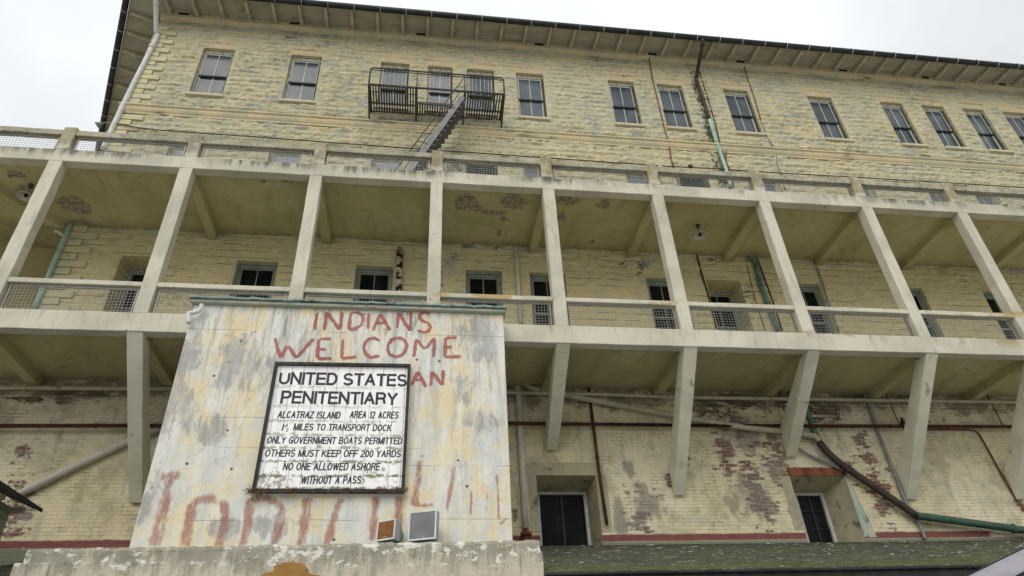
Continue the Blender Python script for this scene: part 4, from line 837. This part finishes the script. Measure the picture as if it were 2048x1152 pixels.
def text_strokes(name, body, x0, x1, z0, z1, y, shear, wt, par):
    H = z1 - z0; t = H * wt; gap = H * .045; sp = H * .34
    ws = [GL[c][0] if c != ' ' else 0 for c in body]
    fixed = sum((gap + t) for c in body if c != ' ') - gap + sum(sp for c in body if c == ' ') + shear * H
    k = (x1 - x0 - fixed) / max(sum(ws), 1e-6)
    if k < H * .22:                                            # tight line: give the letters room first
        f = (x1 - x0 - H * .22 * sum(ws)) / fixed; gap *= f; sp *= f; k = (x1 - x0 - (sum((gap + t) for c in body if c != ' ') - gap + sum(sp for c in body if c == ' ') + shear * H)) / max(sum(ws), 1e-6)
    m = MB(); x = x0; ly = 0
    for c, w_ in zip(body, ws):
        if c == ' ': x += sp; continue
        for st in GL[c][1]:
            ly += 1; pts = [(x + t / 2 + q[0] * k * w_, t / 2 + q[1] * (H - t)) for q in st]
            P_ = [Vector(q) for q in pts]
            d0 = (P_[1] - P_[0]).normalized(); d1 = (P_[-1] - P_[-2]).normalized(); loop = (P_[0] - P_[-1]).length < 1e-5
            diag = len(P_) == 2 and abs(d0.x) > .02 and abs(d0.y) > .02
            if not loop: e = t * (.30 if diag else .5) if len(P_) == 2 else t * .0; P_[0] = P_[0] - d0 * e; P_[-1] = P_[-1] + d1 * e
            vs = []
            for i, p in enumerate(P_):
                a_ = P_[i - 1] if i else (P_[-2] if loop else p); b_ = P_[i + 1] if i < len(P_) - 1 else (P_[1] if loop else p)
                d = (b_ - a_).normalized(); n_ = Vector((-d.y, d.x)) * t / 2
                for q in (p + n_, p - n_):
                    zz = min(max(q.y, 0), H); vs.append((q.x + shear * zz, y - .00012 * (ly % 7), z0 + zz))
            m.add(vs, [(2 * i, 2 * i + 2, 2 * i + 3, 2 * i + 1) for i in range(len(P_) - 1)])
        x += k * w_ + t + gap
    o = m.build(name, 'ink', par); o['label'] = 'black lettering ' + body; return o
for body, x0, x1, z0, z1 in D['text']:
    big = z1 - z0 > .2
    text_strokes('lettering', body, x0, x1, z0, z1, -.668, .0 if big else .10, .175 if big else .155, G)
(hx0, hz0), (hx1, hz1) = D['half_bar']
MB().beam((hx0, -.668, hz0), (hx1, -.668, hz1), .004, .010).build('lettering', 'ink', G)
m = MB()                                                           # dry grass caught along the foot of the frame
for cx, n, sc in ((-2.63, 120, .075), (-2.1, 60, .05), (-1.75, 20, .035), (-1.15, 40, .04), (-.62, 50, .045), (-.27, 120, .06), (-1.45, 15, .03)):
    for q in range(n):
        x = random.gauss(cx, sc * 1.3); x = min(max(x, -2.70), -.19); a = random.uniform(0, 6.28); L = sc * random.uniform(.5, 1.7)
        b = Vector((x, -.725 + random.uniform(-.02, .02), 5.30 + random.uniform(-.03, .03)))
        m.beam(b, b + Vector((math.cos(a) * L, random.uniform(-.03, .01), math.sin(a) * L * .8)), .006, .006)
m.build('dry_grass', 'moss', G)

# ---------------------------------------------------------------- parapet in front of the block
Pp = thing('parapet_wall', 'weathered plaster parapet wall with moss stained top at the foot of the block', 'wall')
m = MB(); n = 70; xs = [-5.43 + 7.36 * i / n for i in range(n + 1)]
top = [4.295 + .009 * i / n * 5 + random.uniform(-.010, .012) for i in range(n + 1)]
vs = []
for x, zt in zip(xs, top):
    vs += [(x, -1.3, 0), (x, -1.3, zt - .05), (x, -1.29 + random.uniform(0, .015), zt - .012), (x, -1.27, zt), (x, BY + .01, zt), (x, BY + .01, 0)]
fs = []
for i in range(n):
    for k in range(5): fs.append((6 * i + k, 6 * i + k + 1, 6 * (i + 1) + k + 1, 6 * (i + 1) + k))
fs += [tuple(range(6)), tuple(range(6 * n + 5, 6 * n - 1, -1))]
MB().add(vs, fs).build('wall', 'par', Pp)
MB().box(1.62, 1.96, -1.36, -.7, 3.2, 4.16).box(-5.52, -5.06, -1.36, -.7, 3.2, 4.10).build('buttress', 'par', Pp, bevel=.02)
ar = D['arrow']; cxa = -1.72
poly = ar + [(-1.15, 3.66), (-1.13, 3.5), (-1.22, 3.2), (-1.40, 2.9), (-1.62, 2.62), (-1.72, 2.5), (-1.82, 2.62), (-2.04, 2.9), (-2.22, 3.2), (-2.31, 3.5), (-2.29, 3.66)]
o = MB().prism(poly, -1.36, -1.31).build('emblem_sign', 'ochre', None, bevel=.004)
tag(o, 'ochre brown arrowhead shaped sign on the front of the parapet wall', 'sign')

# ---------------------------------------------------------------- loudspeakers
def speaker(x, y, z, yaw, w, h, dp, gm, label):
    t = thing('loudspeaker', label, 'loudspeaker', (x, y, z), 'loudspeakers on the parapet'); t.rotation_euler = (math.radians(-4), 0, yaw)
    def put(m, name, mat, par=t, **k):
        o = m.build(name, mat, None, **k); o.parent = par; return o
    f = w / 2; b = w * .27; zc = h / 2; hb = h * .30
    m = MB().add([(-f, 0, 0), (f, 0, 0), (f, 0, h), (-f, 0, h), (-f, .14, 0), (f, .14, 0), (f, .14, h), (-f, .14, h), (-b, dp, zc - hb), (b, dp, zc - hb), (b, dp, zc + hb), (-b, dp, zc + hb)],
                 [(0, 3, 2, 1), (0, 1, 5, 4), (1, 2, 6, 5), (2, 3, 7, 6), (3, 0, 4, 7), (4, 5, 9, 8), (5, 6, 10, 9), (6, 7, 11, 10), (7, 4, 8, 11), (8, 9, 10, 11)])
    c = put(m, 'cabinet', 'sbox', bevel=.012)
    r = .022
    put(MB().box(-f, f, -.012, 0, 0, r).box(-f, f, -.012, 0, h - r, h).box(-f, -f + r, -.012, 0, r, h - r).box(f - r, f, -.012, 0, r, h - r), 'trim_frame', 'whitegrey')
    put(MB().box(-f + r, f - r, -.006, -.001, r, h - r), 'grille', gm)
    bd = MB()
    bd.box(-.035, .035, -.012, -.007, .03, .052); put(bd, 'badge', 'strap'); put(MB().box(-.028, .028, -.014, -.0125, .036, .046), 'badge', 'black')
    put(MB().lathe((0, dp, zc), [(.10, -.02), (.11, .02), (.08, .06), (.0, .07)], 14, (0, 1, 0)), 'driver_cap', 'sbox', smooth=True)
    put(MB().box(f - .06, f - .03, .16, .20, -.06, h * .62).box(-f + .03, -f + .06, .16, .20, -.06, h * .62).box(-f + .03, f - .03, .16, .22, -.085, -.06), 'bracket', 'rust')
    put(MB().box(-f * .8, f * .8, .02, .3, -.085, -.03), 'base_plate', 'cap')
speaker(-.46, -1.04, 4.425, math.radians(-30), .33, .315, .34, 'srust', 'smaller grey loudspeaker with a rusted orange grille on the parapet')
speaker(.105, -1.03, 4.425, math.radians(-20), .46, .46, .40, 'sgrey', 'larger grey square loudspeaker with plain grey grille on the parapet')

# ---------------------------------------------------------------- green shingled porch on the right
Q = thing('porch_building', 'low building with mossy green shingle roof to the right of the parapet', 'building')
RX0, RX1 = 1.965, 16.5
sl_ = (5.15 - 3.86) / (2.49 + 1.33)
m = MB(); n = 7
for r_ in range(23):                                              # overlapping courses
    y0 = -1.33 + r_ * .166; y1 = min(y0 + .20, 2.49); zA = 3.86 + (y0 + 1.33) * sl_; zB = 3.86 + (y1 + 1.33) * sl_
    x = RX0 - random.uniform(0, .2)
    while x < RX1:
        w_ = random.uniform(.22, .36); a = max(x, RX0); b = min(x + w_ - .006, RX1); j = random.uniform(-.012, .012); l = random.uniform(.010, .022)
        if b > a + .02:
            m.add([(a, y0 + j, zA + l - .006), (b, y0 + j, zA + l), (b, y1, zB + .002), (a, y1, zB + .002), (a, y0 + j, zA - .012), (b, y0 + j, zA - .012)], [(0, 1, 2, 3), (4, 5, 1, 0)])
        x += w_
m.build('roof', 'shingle', Q)
MB().profx([(-1.33, 3.845), (2.49, 5.135), (2.49, 5.05), (-1.33, 3.76)], RX0, RX1).build('roof_deck', 'droof', Q)
MB().box(RX0, RX1, -1.40, -1.335, 3.80, 3.842).build('gutter', 'gutter', Q, bevel=.008)
MB().box(RX0, RX1, -1.34, -1.331, 3.66, 3.795).build('shaded_fascia', 'droof', Q)  # dark strip below the gutter: eave shadow put into the board's colour
MB().box(RX0 + .1, RX1, -1.0, 2.4, 0, 3.70).build('wall', 'porch', Q)

Qe = thing('lean_to_roof', 'small dark shingled lean-to with red rake board left of the parapet', 'building')
m = MB()
for r_ in range(23):
    y0 = -1.33 + r_ * .166; y1 = min(y0 + .20, 2.49); zA = 3.80 + (y0 + 1.33) * .35; zB = 3.80 + (y1 + 1.33) * .35
    x = -6.75
    while x < -5.60:
        b = min(x + random.uniform(.2, .34), -5.60); l = random.uniform(.008, .02)
        m.add([(x, y0, zA + l), (b - .005, y0, zA + l), (b - .005, y1, zB), (x, y1, zB), (x, y0, zA - .01), (b - .005, y0, zA - .01)], [(0, 1, 2, 3), (4, 5, 1, 0)]); x = b
m.build('roof', 'shingle', Qe)
MB().add([(-5.60, -1.36, 3.70), (-5.55, -1.36, 3.70), (-5.55, -1.36, 3.83), (-5.60, -1.36, 3.83), (-5.60, 2.45, 5.03), (-5.55, 2.45, 5.03), (-5.55, 2.45, 5.165), (-5.60, 2.45, 5.165)],
         [(0, 1, 2, 3), (7, 6, 5, 4), (0, 4, 5, 1), (1, 5, 6, 2), (2, 6, 7, 3), (3, 7, 4, 0)]).build('rake_board', 'redt', Qe)
MB().box(-6.75, -5.65, -1.1, 2.4, 0, 3.75).build('wall', 'porch', Qe)

Hh = thing('shed', 'grey green clapboard shed with dark overhanging roof at the left edge', 'shed')
m = MB(); z = 3.2
while z < 5.36:
    m.add([(-6.80, -3.5, z), (-6.80, .45, z), (-6.80, .45, z + .11), (-6.80, -3.5, z + .11), (-6.78, -3.5, z), (-6.78, .45, z), (-6.80, .46, z)], [(4, 5, 2, 3), (0, 4, 5, 1)])
    z += .11
m.build('clapboard', 'clap', Hh)
MB().box(-10, -6.805, -3.5, .45, 0, 5.36).build('wall', 'clap', Hh)
MB().add([(-6.38, -3.6, 5.36), (-6.38, .62, 5.36), (-10, .62, 6.9), (-10, -3.6, 6.9), (-6.38, -3.6, 5.42), (-6.38, .62, 5.42), (-10, .62, 6.96), (-10, -3.6, 6.96)],
         [(0, 1, 2, 3), (7, 6, 5, 4), (0, 4, 5, 1), (1, 5, 6, 2), (2, 6, 7, 3), (3, 7, 4, 0)]).build('roof', 'droof', Hh)
for y in (.32, -.35, -1.0, -1.7, -2.4): MB().box(-6.8, -6.52, y - .03, y + .03, 5.28, 5.36).build('rafter_tail', 'clap', Hh)

K = thing('canopy', 'grey canvas canopy corner with dark frame at the lower right edge', 'canopy')
a0, rg, b0 = (4.6, 2.576), (8.2, 3.771), (11.8, 2.576)
for p, q in ((a0, rg), (rg, b0)):
    MB().prism([p, q, (q[0], q[1] - .205), (p[0], p[1] - .205)], -5.0, -4.985).build('valance', 'awn', K)
    MB().add([(p[0], -5, p[1]), (q[0], -5, q[1]), (q[0], -2.6, q[1] - .33), (p[0], -2.6, p[1] - .33), (p[0], -5, p[1] - .012), (q[0], -5, q[1] - .012), (q[0], -2.6, q[1] - .342), (p[0], -2.6, p[1] - .342)],
             [(0, 1, 2, 3), (7, 6, 5, 4), (0, 4, 5, 1), (1, 5, 6, 2), (2, 6, 7, 3), (3, 7, 4, 0)]).build('roof_panel', 'awn', K)
    MB().add([(p[0], -4.98, p[1] - .03), (q[0], -4.98, q[1] - .03), (q[0], -2.62, q[1] - .36), (p[0], -2.62, p[1] - .36)], [(0, 1, 2, 3)]).build('shade_sheet', 'awnd', K)  # added dark sheet standing in for the shade under the canopy
    MB().beam((p[0], -4.95, p[1] - .235), (q[0], -4.95, q[1] - .235), .05, .05).build('frame_bar', 'awnd', K)
for x in (4.7, 11.7):
    for y in (-4.93, -2.68): MB().box(x - .03, x + .03, y - .03, y + .03, 0, 2.5 if y < -4 else 2.2).build('pole', 'awnd', K)

# ---------------------------------------------------------------- fire escape
Fe = thing('fire_escape', 'dark iron fire escape platform with railing and steep stair below three barred windows', 'fire escape', (.17, 2.6, 17.8))
ZF, YF = 18.33, 1.52; FX0, FX1 = -1.89, 2.22; hx0_, hx1_ = -.46, 1.0
def slats(x0, x1, y0, y1):
    m = MB(); n = int((x1 - x0) / .077)
    for q in range(n + 1):
        x = x0 + (x1 - x0) * q / n; m.box(x - .021, x + .021, y0, y1, ZF - .012, ZF + .012)
    return m.build('floor_slats', 'iron', Fe)
slats(FX0 + .04, hx0_ - .03, YF, YW - .03); slats(hx1_ + .03, FX1 - .04, YF, YW - .03); slats(hx0_ + .03, hx1_ - .03, 2.10, YW - .03)
m = MB()
for x in (FX0, hx0_, hx1_, FX1): m.box(x - .028, x + .028, YF, YW, ZF - .075, ZF - .013)
for x0, x1 in ((FX0, FX1),): m.tube([(x0, YF, ZF - .02), (x1, YF, ZF - .02)], .034, 8); m.box(x0, x1, YW - .09, YW - .05, ZF - .05, ZF - .013)
m.box(FX0, hx0_, 2.18, 2.22, ZF - .06, ZF - .013).box(hx1_, FX1, 2.18, 2.22, ZF - .06, ZF - .013).box(hx0_, hx1_, 2.08, 2.12, ZF - .06, ZF + .03)
m.tube([(FX0, 1.78, ZF - .03), (hx0_, 1.78, ZF - .03)], .014, 6).tube([(hx1_, 1.78, ZF - .03), (FX1, 1.78, ZF - .03)], .014, 6)
m.build('floor_frame', 'iron', Fe)
def loop(z, r, inset=0):
    a, b = FX0 + inset, FX1 - inset; return MB().tube([(a, YF, ZF), (a, YF, z - .1), (a + .03, YF, z - .03), (a + .1, YF, z), (b - .1, YF, z), (b - .03, YF, z - .03), (b, YF, z - .1), (b, YF, ZF)], r, 8)
loop(19.09, .026).build('handrail', 'iron', Fe, smooth=True)
MB().tube([(FX0 + .03, YF, 18.985), (FX1 - .03, YF, 18.985)], .018, 8).build('rail', 'iron', Fe, smooth=True)
for x in (hx0_, hx1_): MB().tube([(x, YF, ZF), (x, YF, 19.08)], .017, 8).build('baluster', 'iron', Fe, smooth=True)
for x in (FX0, hx0_, hx1_ + .01, FX1):
    MB().tube([(x, YF, ZF - .03), (x, YW - .04, 17.88), (x, YW - .04, 17.83)], .03, 8).lathe((x, YW - .06, 17.84), [(.045, 0), (.045, .05)], 10, (0, 1, 0)).build('brace', 'iron', Fe, smooth=False)
Tp = Vector((.93, 1.52, 18.05)); Bt = Vector((-1.20, 1.52, 13.36)); dS = (Bt - Tp)
for y in (1.52, 2.08): MB().beam((Tp.x, y, Tp.z), (Bt.x, y, Bt.z), .03, .16, (1, 0, .4)).build('stringer', 'stairm', Fe)
k = 22
for q in range(1, k):
    p = Tp + dS * (q / k) + Vector((.05, 0, .0)); MB().box(p.x - .09, p.x + .13, 1.535, 2.065, p.z - .012, p.z + .012).build('tread', 'stairm', Fe)
u = dS.normalized()
MB().tube([(hx1_ - .03, 1.50, 19.02), tuple(Vector((.93, 1.50, 18.83))), tuple(Vector((.93, 1.50, 18.83)) + u * 5.0)], .016, 8).build('stair_rail', 'iron', Fe, smooth=True)
MB().tube([tuple(Vector((.88, 1.50, 18.30))), tuple(Vector((.88, 1.50, 18.30)) + u * 4.6)], .014, 8).build('stair_rail', 'iron', Fe, smooth=True)
for q in (.12, .46, .8):
    p = Tp + dS * q; MB().tube([(p.x, 1.50, p.z), (p.x - .27, 1.50, p.z + .12), (p.x - .30, 1.50, p.z + .16)], .014, 6).build('rail_stay', 'iron', Fe)

# ---------------------------------------------------------------- pipes
P = D['P']
def pipe(name, key, r, mat, label, cat='pipe', group=None, sm=4, collars=0, cm=None):
    pts = P[key] if isinstance(key, str) else key
    m = MB().tube(pts, r, 10, sm)
    o = m.build(name, mat, None, smooth=True)
    tag(o, label, cat, group)
    if collars:
        for q in range(collars):
            t = (q + .6) / collars * (len(pts) - 1); i = min(int(t), len(pts) - 2); f = t - i
            p = Vector(pts[i]).lerp(Vector(pts[i + 1]), f); d = (Vector(pts[i + 1]) - Vector(pts[i])).normalized()
            MB().tube([p - d * .02, p + d * .02], r * 1.3, 10).build('collar', cm or mat, o)
    return o
cd = P['corner_downspout']
pipe('downspout', [(-8.86, 1.62, 22.12), (-8.86, 1.66, 21.95), (-8.90, 2.42, 21.25)] + cd, .075, 'whitegrey', 'pale grey downspout slanting from the eave down the upper left corner of the barracks', 'downspout', collars=3)
o = pipe('drainpipe', 'corner_lower', .065, 'green', 'pale green drainpipe on the quoined corner inside the balcony, far left', 'drainpipe', collars=2)
MB().tube(P['corner_branch'], .05, 8, 4).build('branch', 'white', o, smooth=True)
pipe('conduit', 'rust_line', .020, 'rust2', 'thin rusty conduit running down beside a top floor window and right of the fire escape', 'conduit', collars=5, cm='rust')
mg = P['main_gut'][0]
o = pipe('downspout', [(mg[0], mg[1], 22.12), (mg[0] - .02, mg[1] + .05, 21.9)] + P['main_upper'], .062, 'brown', 'dark brown upper length of downspout dropping from the front gutter', 'downspout', collars=3)
pipe('drainpipe', 'main_green', .062, 'green', 'pale green drainpipe continuing below the dark downspout on the upper wall', 'drainpipe', collars=2)
pipe('conduit', 'main_side1', .020, 'rust', 'rusty conduit hugging the right side of the dark downspout', 'conduit', sm=2)
pipe('conduit', 'main_side2', .017, 'rust2', 'short looping rusty conduit beside the pale green drainpipe at the string course', 'conduit')
o = pipe('conduit', 'thin_conduit', .018, 'rust2', 'thin conduit, rusty above and grey below, between two top floor windows right of the downspout', 'conduit')
MB().tube(P['thin_conduit2'], .020, 8, 4).build('lower_length', 'greyp', o, smooth=True)
pipe('drainpipe', 'patch_pipe', .085, 'patch', 'cream drainpipe with black tar flakes inside the lower balcony', 'drainpipe', sm=1)
pipe('drainpipe', 'thin_white', .055, 'white', 'plain off-white drainpipe inside the lower balcony above the right end of the block', 'drainpipe', sm=1)
pipe('conduit', 'low_rust', .026, 'rust', 'brown rusty conduit left of the shuttered window inside the lower balcony', 'conduit', sm=1)
o = pipe('drainpipe', 'low_green', .07, 'mgreen', 'flaking deep green drainpipe with offset bend inside the lower balcony', 'drainpipe', collars=2)
MB().tube(P['low_green_b'], .05, 8, 3).build('branch', 'mgreen', o, smooth=True)
pipe('conduit', 'low_rust2', .022, 'rust', 'dark rusty conduit close to the right of the flaking green drainpipe', 'conduit', sm=1)
pipe('conduit', 'low_thin', .012, 'rust2', 'thin wire conduit just left of the flaking green drainpipe', 'conduit', sm=1)
pipe('conduit', 'low_conduit', .028, 'greyp', 'grey conduit inside the balcony second bay right of the green drainpipe', 'conduit', sm=2)
o = pipe('standpipe', 'bot_white', .075, 'white', 'off-white standpipe beside the right edge of the block, ending in a rusty valve', 'pipe', sm=1)
vx, vy, vz = P['bot_valve'][0]
MB().lathe((vx, vy, vz - .42), [(.085, 0), (.07, .05), (.06, .2), (.075, .26), (.12, .28), (.12, .33), (.07, .35), (.07, .40)], 12).build('valve', 'rust2', o)
pipe('pipe', 'bot_diag', .07, 'cream', 'cream pipe sloping down to the right across the lower brick wall', 'pipe', collars=4)
pipe('pipe', 'bot_brown', .085, 'brown', 'thick dark brown pipe sloping down past the right deep window', 'pipe', collars=1)
pipe('pipe', 'bot_green', .085, 'dgreen', 'thick deep green pipe sloping gently to the right edge above the red base line', 'pipe', collars=1)
pipe('pipe', 'bot_cream', .045, 'cream', 'thin cream horizontal pipe just under the lower balcony deck', 'pipe', sm=1, collars=6)
pipe('pipe', 'bot_rust', .042, 'rust', 'dark rusty horizontal pipe crossing the whole lower brick wall', 'pipe', sm=1, collars=7)
pipe('rod', 'bot_rod', .036, 'rust', 'rusty upright rod between two struts right of the left deep window', 'rod', sm=1, collars=1)
pipe('pipe', 'bot_left', .075, 'white', 'pale pipe slanting up to the right on the lower wall left of the block', 'pipe', sm=1, collars=2)
pipe('pipe', 'bot_strutgreen', .075, 'mgreen', 'mottled green pipe dropping behind a strut to meet the cream sloping pipe', 'pipe', sm=2)
pipe('conduit', 'bot_grey', .042, 'greyp', 'long grey conduit snaking down the lower wall and over the brown pipe', 'conduit', collars=3)
pipe('conduit', 'bot_rustc', .022, 'rust2', 'thin rusty conduit bending down toward the right edge of the lower wall', 'conduit')
pipe('conduit', 'bot_small', .026, 'greyp', 'short slanting conduit just above the rusty lintel of the right deep window', 'conduit')
for kx, lb in (('hang1', 'thin wire hanger beside the perched bird'), ('hang2', 'thin wire hanger nearest the right edge, holding the rusty pipe'), ('hang3', 'thin wire hanger behind the strut above the rusty lintel')):
    pipe('pipe_hanger', kx, .013, 'rust', lb, 'hanger', 'hangers of the rusty pipe', sm=1)
pipe('drain_elbow', 'elbow', .042, 'whitegrey', 'white bent drain elbow under the left end of the block roof', 'pipe')
cab = P['cable']
pipe('cable', cab, .018, 'brown', 'dark sagging cable strung along the wall above the upper railing', 'cable', sm=2)
L1 = thing('wall_lamp', 'small gooseneck lamp on the cable end at the left corner of the barracks', 'lamp', P['gooseneck'][0])
MB().tube(P['gooseneck'], .014, 8, 4).build('arm', 'greyp', L1, smooth=True)
h0, h1 = Vector(P['gooseneck_head'][0]), Vector(P['gooseneck_head'][1])
MB().tube([h0, h0.lerp(h1, .3), h1], [.03, .05, .11], 12).build('lamp_shade', 'greyp', L1, smooth=True)
bx = P['box'][0]
o = MB().lathe((bx[0], bx[1] - .03, bx[2]), [(.06, 0), (.075, .02), (.075, .07), (.05, .09)], 10, (0, 1, 0)).build('junction_box', 'rust', None); tag(o, 'rusty round junction box on the cable left of the pale green drainpipe', 'junction box')

def pendant(x, y, label):
    t = thing('pendant_lamp', label, 'lamp', (x, y, 13.19), 'balcony ceiling lamps')
    MB().lathe((x, y, 13.11), [(.05, 0), (.055, .03), (.055, .08)], 12).build('ceiling_cap', 'iron', t)
    MB().tube([(x, y, 13.12), (x, y, 12.98)], .012, 6).build('stem', 'iron', t)
    MB().lathe((x, y, 12.80), [(.0, .165), (.04, .12), (.11, .075), (.16, .03), (.178, .0), (.185, 0), (.17, .035), (.12, .085), (.05, .13), (.03, .19), (0, .19)], 20).build('lamp_shade', 'enamel', t, smooth=True)
    MB().lathe((x, y, 12.80), [(.0, .0), (.035, .01), (.045, .04), (.03, .085), (.0, .09)], 12).build('bulb', 'dglass', t, smooth=True)
pendant(7.30, 1.25, 'enamel pendant lamp under the balcony ceiling in the bay right of the middle')
pendant(-9.35, 1.05, 'enamel pendant lamp under the balcony ceiling at the far left bay')

t = thing('flood_light', 'black flood light on the upper wall at the right edge', 'lamp', (22.3, 2.45, 19.1))
MB().beam((22.25, 2.30, 19.15), (22.55, 2.20, 18.95), .16, .22).build('housing', 'iron', t); MB().tube([(22.5, 2.6, 19.2), (22.5, 2.3, 19.1)], .025, 8).build('arm', 'iron', t)
o = MB().lathe((6.02, .08, 14.03), [(.06, 0), (.075, .03), (.07, .07), (.04, .10), (0, .11)], 12).build('dome_camera', 'enamel', None, smooth=True); tag(o, 'small white dome fixture on the upper railing beside a post', 'fixture')
for x, lb in ((15.73, 'small white saucer fixture on the upper beam near the right edge'), (16.35, 'small white saucer fixture on the upper beam right at the edge')):
    o = MB().lathe((x, .03, 13.385), [(.10, 0), (.11, .03), (.08, .06), (0, .075)], 14).build('saucer_fixture', 'enamel', None, smooth=True); tag(o, lb, 'fixture', 'white saucer fixtures')

# ---------------------------------------------------------------- perched bird (seen from behind)
bd = thing('bird', 'small dark bird perched on the rusty horizontal pipe', 'bird', (11.93, 2.28, 7.88))
bm = MB(); bp = Vector((11.93, 2.26, 7.86))
bm.tube([bp + Vector(v) for v in ((-.015, .02, -.09), (-.01, .015, -.04), (0, 0, .0), (.0, -.01, .06), (.003, -.015, .11), (.0, -.02, .145), (0, -.02, .175), (0, -.02, .195))], [.012, .028, .058, .068, .052, .032, .034, .012], 12, 2)
bm.build('body', 'bird', bd, smooth=True)
MB().tube([bp + Vector((0, -.05, .18)), bp + Vector((.0, -.085, .172))], [.010, .002], 6).build('beak', 'iron', bd)
MB().tube([bp + Vector((.02, 0, -.02)), bp + Vector((.022, .02, .015))], .006, 6).tube([bp + Vector((-.02, 0, -.02)), bp + Vector((-.022, .02, .015))], .006, 6).build('foot', 'iron', bd)
